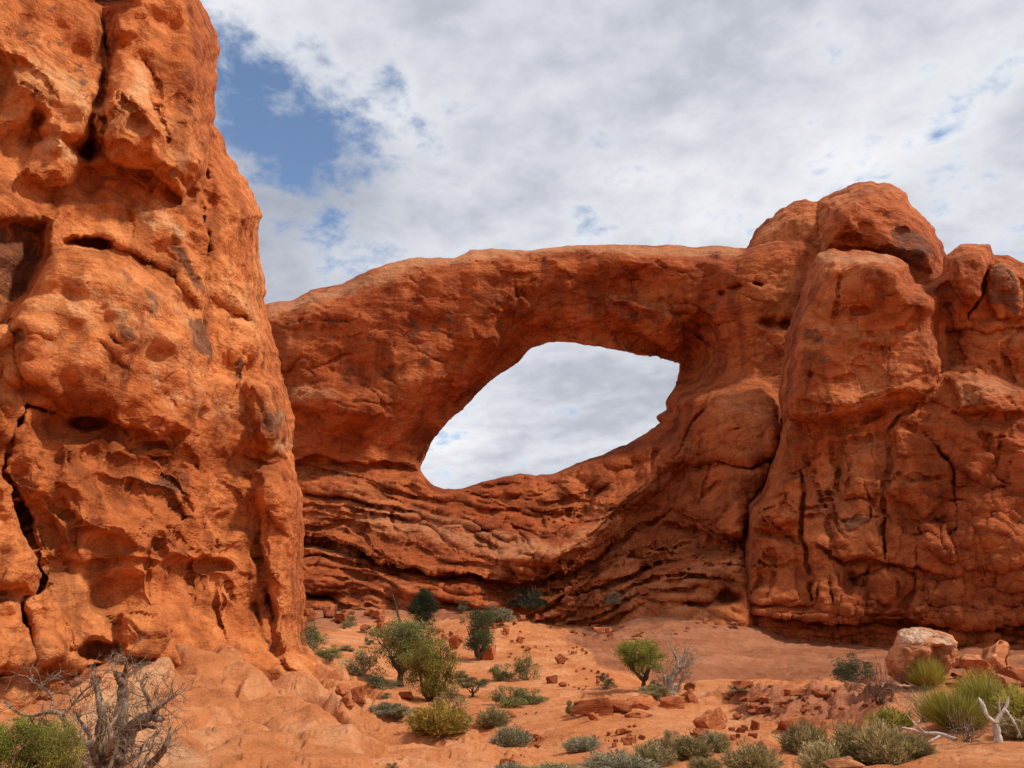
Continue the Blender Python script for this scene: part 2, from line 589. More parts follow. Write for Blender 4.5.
# ------------------------------------------------------------------ rock and soil materials
def rock_material(name, scale, hue=(1, 1, 1), strata=0.5, bump=1.0, pale_amt=1.0, ovar=0.0):
    m = bpy.data.materials.new(name)
    m.use_nodes = True
    nt = m.node_tree
    nt.nodes.clear()
    L = nt.links.new
    out = nt.nodes.new('ShaderNodeOutputMaterial')
    bs = nt.nodes.new('ShaderNodeBsdfPrincipled')
    bs.inputs['Roughness'].default_value = 0.92
    bs.inputs['Specular IOR Level'].default_value = 0.18
    L(bs.outputs[0], out.inputs[0])
    tc = nt.nodes.new('ShaderNodeTexCoord')

    def noise(sc, detail, rough, dist=0.0, zs=1.0, off=(0, 0, 0), rot=(0, 0, 0)):
        mp = nt.nodes.new('ShaderNodeMapping')
        mp.inputs['Location'].default_value = off
        mp.inputs['Rotation'].default_value = rot
        mp.inputs['Scale'].default_value = (1, 1, zs)
        L(tc.outputs['Object'], mp.inputs[0])
        n = nd(nt, 'ShaderNodeTexNoise')
        n.inputs['Scale'].default_value = sc / scale
        n.inputs['Detail'].default_value = detail
        n.inputs['Roughness'].default_value = rough
        n.inputs['Distortion'].default_value = dist
        L(mp.outputs[0], n.inputs['Vector'])
        return n.outputs['Fac']
    h = hue
    def c(r, g, b): return (r * h[0], g * h[1], b * h[2])
    big = noise(0.22, 6, 0.62, 0.1)
    base = ramp(nt, [(0.30, c(0.34, 0.080, 0.023)), (0.44, c(0.52, 0.140, 0.042)), (0.56, c(0.65, 0.205, 0.067)), (0.70, c(0.73, 0.31, 0.130))])
    L(big, base.inputs[0])
    col = base.outputs[0]
    # thin strata: iron bands
    st = noise(0.5, 5, 0.65, 0.05, 6.0, (3, 1, 7), (R(9), R(-7), 0))
    sr = ramp(nt, [(0.35, (0.70, 0.62, 0.58)), (0.5, (1, 1, 1)), (0.66, (1.12, 1.20, 1.28))])
    L(st, sr.inputs[0])
    col = mixc(nt, strata, col, sr.outputs[0], 'MULTIPLY')
    # mottled weathering patches
    mot = noise(1.7, 6, 0.68, 0.15, 1.3, (9, 4, 2))
    mr = ramp(nt, [(0.36, (0.58, 0.52, 0.50)), (0.47, (0.95, 0.93, 0.92)), (0.62, (1.14, 1.24, 1.36))])
    L(mot, mr.inputs[0])
    col = mixc(nt, 0.8, col, mr.outputs[0], 'MULTIPLY')
    oi = nt.nodes.new('ShaderNodeObjectInfo')
    ovr = ramp(nt, [(0.0, (1 - ovar, 1 - ovar * 1.1, 1 - ovar)), (0.6, (1, 1, 1)), (1.0, (1 + ovar * .3, 1 + ovar * .8, 1 + ovar * 1.3))])
    L(oi.outputs['Random'], ovr.inputs[0])
    if ovar > 0:
        col = mixc(nt, 1.0, col, ovr.outputs[0], 'MULTIPLY')
    # rain streaks down the faces
    sk = noise(1.1, 4, 0.6, 0.2, 0.12, (1, 8, 3))
    skr = ramp(nt, [(0.38, (0.52, 0.46, 0.45)), (0.50, (1, 1, 1)), (0.66, (1.06, 1.12, 1.2))])
    L(sk, skr.inputs[0])
    col = mixc(nt, 0.75, col, skr.outputs[0], 'MULTIPLY')
    # desert varnish, and shade painted into hollows and dim faces, in charcoal brown
    at = nt.nodes.new('ShaderNodeAttribute'); at.attribute_name = 'stain_shade'
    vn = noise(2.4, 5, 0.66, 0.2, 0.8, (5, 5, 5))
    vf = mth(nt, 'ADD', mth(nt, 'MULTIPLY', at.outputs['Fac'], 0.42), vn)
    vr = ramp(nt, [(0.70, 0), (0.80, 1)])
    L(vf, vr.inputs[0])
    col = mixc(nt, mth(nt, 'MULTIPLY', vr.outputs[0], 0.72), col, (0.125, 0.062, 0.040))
    # pale worn sandstone, and sunlit tops and rims painted into the colour
    ap = nt.nodes.new('ShaderNodeAttribute'); ap.attribute_name = 'pale'
    pf = mth(nt, 'ADD', mth(nt, 'MULTIPLY', ap.outputs['Fac'], 0.5), mth(nt, 'MULTIPLY', noise(2.3, 6, 0.68, 0.1, 1.3, (2, 6, 1)), 0.9))
    pr = ramp(nt, [(0.60, 0), (0.86, 1)])
    L(pf, pr.inputs[0])
    col = mixc(nt, mth(nt, 'MULTIPLY', pr.outputs[0], 0.75 * pale_amt), col, c(0.76, 0.42, 0.23))
    # grain
    gr = noise(15, 4, 0.75)
    grr = ramp(nt, [(0.3, 0.70), (0.7, 1.26)])
    L(gr, grr.inputs[0])
    col = mixc(nt, 0.8, col, grr.outputs[0], 'MULTIPLY')
    L(col, bs.inputs['Base Color'])
    # relief
    b1 = noise(2.0, 8, 0.64, 0.1, 1.7, (4, 4, 4), (R(8), R(-6), 0))
    vo = nd(nt, 'ShaderNodeTexVoronoi', feature='DISTANCE_TO_EDGE')
    mp = nt.nodes.new('ShaderNodeMapping'); mp.inputs['Scale'].default_value = (1, 1, 1.9)
    mp.inputs['Rotation'].default_value = (R(12), R(-9), 0)
    wn = nd(nt, 'ShaderNodeTexNoise'); wn.inputs['Scale'].default_value = 1.2 / scale; wn.inputs['Detail'].default_value = 5
    L(tc.outputs['Object'], wn.inputs['Vector'])
    va = nt.nodes.new('ShaderNodeVectorMath'); va.operation = 'MULTIPLY_ADD'
    L(wn.outputs['Color'], va.inputs[0]); va.inputs[1].default_value = (1.4 * scale,) * 3
    L(tc.outputs['Object'], va.inputs[2])
    L(va.outputs[0], mp.inputs[0]); L(mp.outputs[0], vo.inputs['Vector'])
    vo.inputs['Scale'].default_value = 0.85 / scale
    ve = ramp(nt, [(0.0, 0), (0.05, 1)])
    L(vo.outputs['Distance'], ve.inputs[0])
    hmix = mth(nt, 'ADD', mth(nt, 'MULTIPLY', b1, 1.0), mth(nt, 'MULTIPLY', mth(nt, 'MULTIPLY', ve.outputs[0], mth(nt, 'SUBTRACT', mot, 0.2)), 0.16))
    hmix = mth(nt, 'ADD', hmix, mth(nt, 'MULTIPLY', st, 0.35))
    hmix = mth(nt, 'ADD', hmix, mth(nt, 'MULTIPLY', gr, 0.07))
    bp = nt.nodes.new('ShaderNodeBump')
    bp.inputs['Strength'].default_value = 0.75 * bump
    bp.inputs['Distance'].default_value = 0.45 * scale
    L(hmix, bp.inputs['Height'])
    L(bp.outputs[0], bs.inputs['Normal'])
    return m


def ground_material():
    m = bpy.data.materials.new('red_desert_soil')
    m.use_nodes = True
    nt = m.node_tree
    nt.nodes.clear()
    L = nt.links.new
    out = nt.nodes.new('ShaderNodeOutputMaterial')
    bs = nt.nodes.new('ShaderNodeBsdfPrincipled')
    bs.inputs['Roughness'].default_value = 0.95
    bs.inputs['Specular IOR Level'].default_value = 0.12
    L(bs.outputs[0], out.inputs[0])
    tc = nt.nodes.new('ShaderNodeTexCoord')

    def noise(sc, detail, rough, dist=0.0, off=(0, 0, 0), s=(1, 1, 1)):
        mp = nt.nodes.new('ShaderNodeMapping')
        mp.inputs['Location'].default_value = off
        mp.inputs['Scale'].default_value = s
        L(tc.outputs['Object'], mp.inputs[0])
        n = nd(nt, 'ShaderNodeTexNoise')
        n.inputs['Scale'].default_value = sc
        n.inputs['Detail'].default_value = detail
        n.inputs['Roughness'].default_value = rough
        n.inputs['Distortion'].default_value = dist
        L(mp.outputs[0], n.inputs['Vector'])
        return n.outputs['Fac']
    a = nt.nodes.new('ShaderNodeAttribute'); a.attribute_name = 'slickrock'
    rf = nt.nodes.new('ShaderNodeAttribute'); rf.attribute_name = 'rough'
    sand = ramp(nt, [(0.3, (0.47, 0.148, 0.050)), (0.5, (0.59, 0.216, 0.080)), (0.68, (0.68, 0.305, 0.140))])
    L(noise(0.35, 9, 0.62, 0.3), sand.inputs[0])
    slick = ramp(nt, [(0.3, (0.44, 0.137, 0.047)), (0.48, (0.58, 0.208, 0.077)), (0.66, (0.68, 0.31, 0.145))])
    L(noise(0.55, 10, 0.66, 0.6, (3, 8, 1), (1, 1, 2.5)), slick.inputs[0])
    apron = ramp(nt, [(0.32, (0.27, 0.090, 0.040)), (0.5, (0.36, 0.132, 0.061)), (0.7, (0.45, 0.19, 0.098))])
    L(noise(0.30, 10, 0.66, 0.6, (5, 2, 1), (0.5, 1, 4)), apron.inputs[0])
    ap = nt.nodes.new('ShaderNodeAttribute'); ap.attribute_name = 'apron'
    edge = mth(nt, 'ADD', a.outputs['Fac'], mth(nt, 'MULTIPLY', mth(nt, 'SUBTRACT', noise(1.6, 8, 0.65), 0.5), 1.1))
    er = ramp(nt, [(0.42, 0), (0.58, 1)])
    L(edge, er.inputs[0])
    col = mixc(nt, er.outputs[0], sand.outputs[0], slick.outputs[0])
    edge2 = mth(nt, 'ADD', ap.outputs['Fac'], mth(nt, 'MULTIPLY', mth(nt, 'SUBTRACT', noise(0.9, 8, 0.65, 0, (8, 8, 1)), 0.5), 0.9))
    er2 = ramp(nt, [(0.40, 0), (0.62, 1)])
    L(edge2, er2.inputs[0])
    col = mixc(nt, er2.outputs[0], col, apron.outputs[0])
    # broken purple-brown rubble ground
    rr = mth(nt, 'ADD', rf.outputs['Fac'], mth(nt, 'MULTIPLY', mth(nt, 'SUBTRACT', noise(2.2, 8, 0.7, 0.5, (1, 2, 3)), 0.5), 1.5))
    rr2 = ramp(nt, [(0.55, 0), (0.85, 1)])
    L(rr, rr2.inputs[0])
    col = mixc(nt, mth(nt, 'MULTIPLY', rr2.outputs[0], 0.6), col, (0.33, 0.125, 0.075))
    pz = nt.nodes.new('ShaderNodeAttribute'); pz.attribute_name = 'pale'
    pzf = mth(nt, 'ADD', mth(nt, 'MULTIPLY', pz.outputs['Fac'], 0.75), mth(nt, 'MULTIPLY', mth(nt, 'SUBTRACT', noise(1.4, 8, 0.68, 0, (2, 9, 4)), 0.5), 1.3))
    pzr = ramp(nt, [(0.40, 0), (0.80, 1)])
    L(pzf, pzr.inputs[0])
    col = mixc(nt, mth(nt, 'MULTIPLY', pzr.outputs[0], 0.7), col, (0.66, 0.36, 0.19))
    sz = nt.nodes.new('ShaderNodeAttribute'); sz.attribute_name = 'stain_shade'
    szr = ramp(nt, [(0.55, 0), (0.75, 1)])
    L(mth(nt, 'ADD', mth(nt, 'MULTIPLY', sz.outputs['Fac'], 0.8), mth(nt, 'MULTIPLY', mth(nt, 'SUBTRACT', noise(5, 6, 0.65, 0, (7, 1, 4)), 0.5), 0.9)), szr.inputs[0])
    col = mixc(nt, mth(nt, 'MULTIPLY', szr.outputs[0], 0.8), col, (0.17, 0.105, 0.065))  # grey-brown paint for the shaded side of the ledge
    # pebbles and grit
    vo = nd(nt, 'ShaderNodeTexVoronoi')
    vo.inputs['Scale'].default_value = 9.0
    L(tc.outputs['Object'], vo.inputs['Vector'])
    vr = ramp(nt, [(0.10, 1), (0.22, 0)])
    L(vo.outputs['Distance'], vr.inputs[0])
    grit_zone = ramp(nt, [(0.44, 0), (0.60, 1)])
    L(noise(0.9, 7, 0.65, 0, (4, 7, 0)), grit_zone.inputs[0])
    peb = mth(nt, 'MULTIPLY', vr.outputs[0], grit_zone.outputs[0])
    pc = mixc(nt, vo.outputs['Color'], (0.30, 0.11, 0.06), (0.62, 0.32, 0.19))
    col = mixc(nt, mth(nt, 'MULTIPLY', peb, 0.7), col, pc)
    sp = ramp(nt, [(0.32, 0.80), (0.68, 1.16)])
    g = noise(18, 8, 0.72)
    L(g, sp.inputs[0])
    col = mixc(nt, 0.8, col, sp.outputs[0], 'MULTIPLY')
    blot = ramp(nt, [(0.36, (0.78, 0.72, 0.68)), (0.52, (1, 1, 1)), (0.68, (1.06, 1.10, 1.14))])
    L(noise(2.6, 9, 0.7, 0.5, (6, 6, 2)), blot.inputs[0])
    col = mixc(nt, 0.7, col, blot.outputs[0], 'MULTIPLY')
    L(col, bs.inputs['Base Color'])
    hh = mth(nt, 'ADD', mth(nt, 'MULTIPLY', noise(3.4, 8, 0.72, 0.4, (2, 2, 2)), 1.0), mth(nt, 'MULTIPLY', peb, 0.22))
    hh = mth(nt, 'ADD', hh, mth(nt, 'MULTIPLY', g, 0.10))
    bp = nt.nodes.new('ShaderNodeBump')
    bp.inputs['Strength'].default_value = 0.7
    bp.inputs['Distance'].default_value = 0.22
    L(hh, bp.inputs['Height'])
    L(bp.outputs[0], bs.inputs['Normal'])
    return m


# ------------------------------------------------------------------ ground height
# control points: picture position and forward distance (or height) of the ground there
_cp = []
def gp(px, py, Y, z=None):
    u, yw, zw = ray(px, py)
    s = Y / yw
    _cp.append((u * s, Y, zw * s if z is None else z))
# foreground, left to right
for t in [(-60, 768, 7.5), (60, 768, 8.0), (190, 768, 9.0), (300, 768, 10.5), (420, 768, 12.5), (540, 768, 14.5), (660, 768, 15), (780, 768, 13.5), (900, 768, 11.5), (1024, 768, 10), (1120, 768, 9.5)]:
    gp(*t)
# slickrock shoulder at the foot of the tower
for t in [(0, 715, 14), (60, 690, 17), (110, 668, 17.5), (165, 641, 17.8), (192, 636, 19), (250, 645, 20.5), (300, 655, 22), (335, 670, 21.6), (385, 697, 20), (430, 719, 18.4), (480, 742, 17.2),
          (150, 700, 13.2), (230, 690, 15.5), (220, 730, 12), (300, 700, 17), (330, 735, 14), (400, 742, 15)]:
    gp(*t)
# hidden back of the shoulder
for (px, Y, z) in [(60, 23, -2.6), (165, 23, -1.6), (250, 26, -2.4), (310, 28, -3.2), (350, 27, -3.6), (400, 24.5, -3.9), (440, 22.5, -3.9), (490, 20.5, -3.8)]:
    gp(px, 640, Y, z)
# the wash and its floor
for t in [(365, 690, 32), (405, 688, 34), (440, 706, 30), (470, 697, 35), (430, 668, 45), (480, 662, 47), (520, 662, 47), (510, 700, 33), (545, 690, 36), (500, 735, 25), (560, 735, 22.5), (560, 715, 26.5),
          (420, 628, 66), (330, 650, 44), (345, 628, 60), (320, 612, 72), (370, 605, 77), (440, 603, 77), (495, 606, 76), (480, 630, 63), (530, 640, 60), (560, 665, 47), (610, 660, 48)]:
    gp(*t)
# terrace at middle right and the sloping rock apron behind it
for t in [(600, 690, 35), (650, 691, 36), (560, 702, 32), (700, 682, 34), (760, 681, 31), (820, 683, 28), (860, 684, 25), (600, 720, 25), (680, 720, 24), (740, 712, 25.5), (800, 715, 21.5), (680, 745, 18), (800, 745, 16),
          (650, 655, 55), (655, 622, 66), (700, 615, 67), (736, 622, 66), (735, 645, 60), (770, 632, 66), (830, 650, 62), (860, 668, 52)]:
    gp(*t)
for (px, Y, z) in [(700, 42, -5.3), (760, 41, -5.4), (820, 40, -5.4), (870, 38, -5.2), (660, 43, -4.9), (545, 74, -2.0), (575, 73, -2.3), (610, 72, -2.2), (760, 48, -5.0), (840, 48, -5.0), (930, 40, -4.4), (1000, 40, -4.2), (930, 60, -3.6), (1030, 60, -3.4), (1120, 50, -3.6)]:
    gp(px, 660, Y, z)
# knoll at the right with the boulder
for t in [(885, 700, 19), (915, 686, 21), (960, 676, 22.5), (1010, 678, 21), (1060, 680, 20), (940, 720, 15), (1000, 742, 12.2), (1024, 720, 14), (880, 735, 15), (860, 705, 20), (960, 700, 17.5)]:
    gp(*t)
# behind and beyond
for (px, Y, z) in [(-100, 30, -2.5), (-100, 60, -2.5), (300, 110, 1), (550, 110, 2), (800, 110, 0), (1100, 110, 0)]:
    gp(px, 640, Y, z)
_cp = np.array(_cp)


def _gc(x, y):
    y = np.maximum(y, 2.0)
    a = np.clip(x / y, -0.95, 0.95)
    return a * 4.2, 2.0 * np.log(np.clip(y, 5.5, 130))


_ca, _cb = _gc(_cp[:, 0], _cp[:, 1])
def _kern(r2): return np.sqrt(r2 + 0.02)
_K = _kern((_ca[:, None] - _ca[None]) ** 2 + (_cb[:, None] - _cb[None]) ** 2)
_K += np.eye(len(_ca)) * -0.004
_zm = _cp[:, 2].mean()
_wt = np.linalg.solve(_K, _cp[:, 2] - _zm)


def ground_base(x, y):
    x = np.asarray(x, np.float64); y = np.asarray(y, np.float64)
    a, b = _gc(x, y)
    z = np.full(x.shape, _zm)
    for i in range(len(_ca)):
        z += _wt[i] * _kern((a - _ca[i]) ** 2 + (b - _cb[i]) ** 2)
    front = sstep(1.0, 6.5, y)
    z = z * front + (-1.62) * (1 - front)
    far = sstep(130, 400, np.hypot(x, y))
    return z * (1 - far) + (-6.0) * far


def project(x, y, z):
    c, s = math.cos(PITCH), math.sin(PITCH)
    d = np.maximum(y * c + z * s, 0.05)
    return 512 + FPX * x / d, 384 - FPX * (z * c - y * s) / d


def inside_poly(X, Y, pts, soft):
    n = len(pts)
    d = np.full(X.shape, 1e9); ins = np.zeros(X.shape, bool)
    for i in range(n):
        ax, ay = pts[i]; bx, by = pts[(i + 1) % n]
        ex, ey = bx - ax, by - ay
        t = np.clip(((X - ax) * ex + (Y - ay) * ey) / (ex * ex + ey * ey + 1e-9), 0, 1)
        d = np.minimum(d, np.hypot(X - ax - t * ex, Y - ay - t * ey))
        if ay != by:
            ins ^= ((ay > Y) != (by > Y)) & (X < (bx - ax) * (Y - ay) / (by - ay) + ax)
    return sstep(-soft, soft, np.where(ins, d, -d))


CREASES = [([(256, 628), (268, 655), (292, 674), (326, 692)], 4.5, 0.22), ([(240, 640), (258, 668), (285, 690), (320, 712), (352, 730)], 5, 0.26), ([(285, 650), (310, 668), (340, 684)], 4, 0.16),
           ([(300, 660), (330, 675), (362, 694), (380, 708)], 4, 0.16), ([(170, 700), (200, 712), (250, 718), (300, 742)], 4, 0.25), ([(175, 660), (195, 672), (220, 676)], 3, 0.25), ([(330, 728), (380, 742), (440, 752)], 3, 0.2),
           ([(180, 745), (240, 740), (300, 755)], 4, 0.18), ([(250, 634), (270, 660), (296, 684), (330, 706), (356, 730)], 6, -0.15), ([(292, 648), (322, 668), (352, 686), (384, 706)], 5, -0.12), ([(222, 652), (246, 678), (276, 706), (312, 730), (350, 748)], 8, -0.17),
           ([(60, 716), (110, 680), (140, 656), (166, 640), (192, 640)], 7, -0.14), ([(550, 700), (600, 697), (650, 694)], 2, 0.12), ([(640, 748), (700, 740), (760, 746)], 3, 0.14)]
HOLLOWS = [(228, 688, 14, 7, 0.4), (262, 692, 18, 6, 0.35), (185, 668, 9, 5, 0.4), (150, 690, 16, 6, 0.35), (335, 700, 12, 4, 0.3)]


def ground_parts(x, y):
    """height, slickrock, apron, rough masks"""
    x = np.asarray(x, np.float64); y = np.asarray(y, np.float64)
    z = ground_base(x, y)
    px, py = project(x, y, z)
    vis = (y > 4)
    slick = inside_poly(px, py, [(-80, 800), (-80, 700), (60, 690), (120, 668), (165, 636), (300, 645), (345, 662), (440, 715), (520, 742), (590, 800)], 14) * vis * (y < 27)
    slick = np.maximum(slick, 0.8 * inside_poly(px, py, [(540, 708), (560, 695), (700, 684), (860, 686), (880, 700), (720, 700), (640, 712)], 6) * (y < 40) * (y > 20))
    slick = np.maximum(slick, 0.7 * inside_poly(px, py, [(600, 745), (740, 735), (830, 745), (860, 768), (600, 790)], 10) * (y < 24) * vis)
    apron = inside_poly(px, py, [(560, 640), (600, 622), (650, 606), (760, 606), (900, 630), (1100, 640), (1100, 700), (690, 700), (650, 680), (600, 668), (590, 650)], 10) * (y > 40)
    apron = np.maximum(apron, inside_poly(px, py, [(295, 640), (295, 585), (600, 585), (560, 612), (520, 622), (430, 620), (390, 618)], 6) * (y > 55))
    rough = inside_poly(px, py, [(725, 690), (800, 684), (905, 690), (890, 712), (840, 722), (790, 726), (735, 712)], 8) * (y < 34) * vis
    rough = np.maximum(rough, 0.5 * inside_poly(px, py, [(430, 620), (560, 610), (620, 640), (560, 680), (500, 650)], 14) * (y > 35))
    zz = np.zeros_like(x)
    near = 1 - sstep(60, 200, np.hypot(x, y))
    n1 = fbm(x * 0.22, y * 0.22, zz + 2, 4)
    n2 = fbm(x * 1.1, y * 1.1, zz + 5, 4)
    # slickrock: swells drawn out along the slope, low steps and creases
    fl = 0.55 * x + 0.30 * y + 0.6 * n1
    cr = -0.55 * x + 0.85 * y + 0.5 * n1
    bl = billow(fl * 0.13, cr * 0.48, zz + 8, 3)
    lay = z + 0.30 * fbm(x * 0.35, y * 0.35, zz + 3, 4)
    step = lay * 2.2
    fr = step - np.floor(step)
    terr = (sstep(0.0, 0.16, fr) - fr) / 2.2
    d = near * ((1 - slick) * (0.14 * n1 + 0.05 * n2) + slick * (0.40 * (bl - 0.6) + 0.55 * terr + 0.04 * n2) + apron * (0.25 * n1 + 0.30 * terr))
    w1, w2, wi = worley((x * 1.2 + 0.4 * n2).ravel().astype(np.float32), (y * 1.2).ravel().astype(np.float32), (z * 1.2).ravel().astype(np.float32))
    blocks = ((wi - 0.4) * 0.16 * sstep(0.02, 0.25, w2 - w1)).reshape(x.shape)
    d += near * rough * (blocks + 0.10 * n2)
    hA, eA = facets((fl * 0.9).ravel().astype(np.float32), (cr * 1.5).ravel().astype(np.float32), (z * 1.6 + 0.4 * n2).ravel().astype(np.float32), 0.8)
    hB, eB = facets((fl * 2.6 + 5).ravel().astype(np.float32), (cr * 4.0).ravel().astype(np.float32), (z * 4 + 0.5 * n2).ravel().astype(np.float32), 0.8)
    hA = hA.reshape(x.shape); eA = eA.reshape(x.shape); hB = hB.reshape(x.shape); eB = eB.reshape(x.shape)
    fm = sstep(-0.3, 0.3, fbm(x * 0.5 + 3, y * 0.5, zz + 11, 3))
    d += near * (slick + 0.5 * apron) * (0.07 * hA + fm * (0.04 * hB - 0.035 * np.exp(-(eB / 0.07) ** 2)) - 0.045 * np.exp(-(eA / 0.035) ** 2))
    d += near * (1 - slick) * (1 - apron) * 0.035 * fm * hB + near * rough * (0.17 * hA + 0.12 * hB)
    # creases and hollows worn into the slickrock shoulder
    wpx = px + 2.5 * n2 + 3 * n1; wpy = py + 1.5 * n2
    for pts, wd, dep in CREASES:
        dd = np.full(x.shape, 1e9)
        for i in range(len(pts) - 1):
            ax, ay = pts[i]; bx, by = pts[i + 1]
            ex, ey = bx - ax, by - ay
            t = np.clip(((wpx - ax) * ex + (wpy - ay) * ey) / (ex * ex + ey * ey), 0, 1)
            dd = np.minimum(dd, np.hypot(wpx - ax - t * ex, (wpy - ay - t * ey) * 1.4))
        d -= dep * np.exp(-(dd / wd) ** 2) * vis
    for cx_, cy_, rx_, ry_, dep in HOLLOWS:
        d -= dep * np.exp(-(((wpx - cx_) / rx_) ** 2 + ((wpy - cy_) / ry_) ** 2) ** 2) * vis
    return z + d * sstep(3.0, 7.0, np.hypot(x, y)), slick, apron, rough


def ground_z(x, y):
    return ground_parts(np.atleast_1d(float(x)), np.atleast_1d(float(y)))[0][0]


def ground_zones(x, y, z):
    px, py = project(x, y, z)
    v = (y > 4) * (y < 30)
    n = 5 * fbm(x * 0.8, y * 0.8, z * 0.8 + 4, 3)
    pale = inside_poly(px + n, py + 0.5 * n, [(20, 775), (60, 722), (120, 676), (160, 638), (196, 637), (176, 664), (150, 700), (170, 735), (240, 775)], 10) * v
    stain_shade = inside_poly(px + n * 0.6, py + 0.3 * n, [(122, 676), (140, 656), (164, 642), (171, 648), (164, 656), (148, 664), (130, 678)], 2.5) * v  # shaded side of the sloping ledge, painted as a dark patch
    return pale, stain_shade


def build_ground():
    az = np.concatenate([np.linspace(-180, -46, 40, endpoint=False), np.linspace(-46, 46, 1000, endpoint=False), np.linspace(46, 180, 40, endpoint=False)])
    r = np.concatenate([np.geomspace(0.4, 5.5, 14, endpoint=False), np.geomspace(5.5, 95, 720, endpoint=False), np.geomspace(95, 6000, 60)])
    A, RR = np.meshgrid(np.radians(az), r, indexing='ij')
    x = (RR * np.sin(A)).ravel(); y = (RR * np.cos(A)).ravel()
    z, sl, ap, ro = ground_parts(x, y)
    na, nr = len(az), len(r)
    i = np.arange(na); j = np.arange(nr - 1)
    I, J = np.meshgrid(i, j, indexing='ij')
    I2 = (I + 1) % na
    q = np.stack([I * nr + J, I * nr + J + 1, I2 * nr + J + 1, I2 * nr + J], -1).reshape(-1, 4)
    v = np.stack([x, y, z], 1)
    v = np.vstack([v, [[0, 0, -1.62]]])
    c = len(v) - 1
    tris = np.stack([np.full(na, c), i * nr, ((i + 1) % na) * nr], 1)
    me = mesh_np('ground', v, quads=q, tris=tris)
    if me.polygons[len(q) // 2].normal.z < 0:
        me.flip_normals()
    pa, sn = ground_zones(x, y, z)
    point_attr(me, 'pale', np.append(pa, 0)); point_attr(me, 'stain_shade', np.append(sn, 0))
    z0 = np.append(sl, 0), np.append(ap, 0), np.append(ro, 0)
    point_attr(me, 'slickrock', z0[0]); point_attr(me, 'apron', z0[1]); point_attr(me, 'rough', z0[2])
    o = link('ground', me, ground_material())
    o['kind'] = 'structure'
    return o


GROUND = build_ground()

# lookup of where a picture position meets the ground
def hit_ground(px, py, ymin=5.0, ymax=90.0):
    u, yw, zw = ray(px, py)
    Y = np.geomspace(ymin, ymax, 900)
    s = Y / yw
    gz = ground_parts(u * s, Y)[0]
    below = np.nonzero(zw * s <= gz)[0]
    k = below[0] if len(below) else len(Y) - 1
    return float(u * s[k]), float(Y[k]), float(gz[k])

# ------------------------------------------------------------------ rock masses
def rock_disp(S, seed, bed=0.22, pil=0.34, blk=0.16, rough=0.06, dip=(0.10, -0.25), crev=0.5, fine_amp=1.0, zs=(0.85, 2.2, 5.2)):
    """relief in metres for a rock mass whose typical block size is S metres"""
    def f(v, n):
        x, y, z = [(v[:, i] / S + seed * (3.1 + i)).astype(np.float32) for i in range(3)]
        wx = 0.5 * gnoise(x * 0.5, y * 0.5, z * 0.5); wz = 0.35 * fbm(x * 0.35 + 9, y * 0.35, z * 0.35, 3)
        zb = z + dip[0] * y + dip[1] * x + wz
        xb = x + wx
        steep = 1 - np.clip(n[:, 2], 0, 1) * 0.55
        big = fbm(x * 0.23, y * 0.23, z * 0.23 + 3, 3)
        p = billow(xb * 0.38, y * 0.38, zb * 0.55, 3)
        b = billow(x * 0.16, y * 0.16 + 4, zb * 1.25, 3, 0.6)
        mask = sstep(-0.35, 0.35, fbm(x * 0.3 + 5, y * 0.3, z * 0.3, 2))
        jx = 0.10 * gnoise(x * 3, y * 3, z * 3); jz = 0.10 * gnoise(x * 3 + 9, y * 3, z * 3)
        h1, e1 = facets(xb * 0.55 + 3 + jx, y * 0.55, zb * zs[0] + jz)
        h2, e2 = facets(xb * 1.35 + 8 + jx, y * 1.35, zb * zs[1] + jz)
        h3, e3 = facets(xb * 3.3 + 2 + jx, y * 3.3, zb * zs[2] + jz)
        m2 = sstep(-0.35, 0.25, fbm(x * 0.5, y * 0.5 + 7, z * 0.5, 2))
        m3 = sstep(-0.35, 0.25, fbm(x * 0.8 + 3, y * 0.8, z * 0.8 + 9, 2))
        d = 0.30 * big + pil * (p - 0.62) + bed * (b - 0.6) * steep * (0.4 + 0.8 * (1 - mask))
        d += blk * ((0.35 + 0.65 * mask) * h1 - crev * 0.5 * np.exp(-(e1 / 0.035) ** 2) * mask)
        d += fine_amp * blk * m2 * (0.42 * h2 - crev * 0.30 * np.exp(-(e2 / 0.05) ** 2))
        d += fine_amp * blk * m3 * (0.20 * h3 - 0.05 * np.exp(-(e3 / 0.08) ** 2))
        fine = billow(x * 0.5, y * 0.5, zb * 3.6, 3, 0.6)
        d += bed * 0.55 * (fine - 0.6) * (0.3 + 0.9 * mask)
        r = fbm(x * 2.2, y * 2.2, zb * 3.4, 4)
        d += rough * r
        return (d * S).astype(np.float64)
    return f


M_TOWER = rock_material('orange_sandstone', 1.0, (1.08, 1.09, 0.96), 0.6, 1.0)
M_ARCH = rock_material('red_arch_sandstone', 3.2, (0.79, 0.645, 0.545), 0.55, 1.0, 0.8)
M_BUTT = rock_material('red_buttress_sandstone', 2.8, (0.84, 0.72, 0.63), 0.5, 1.0, 0.8)


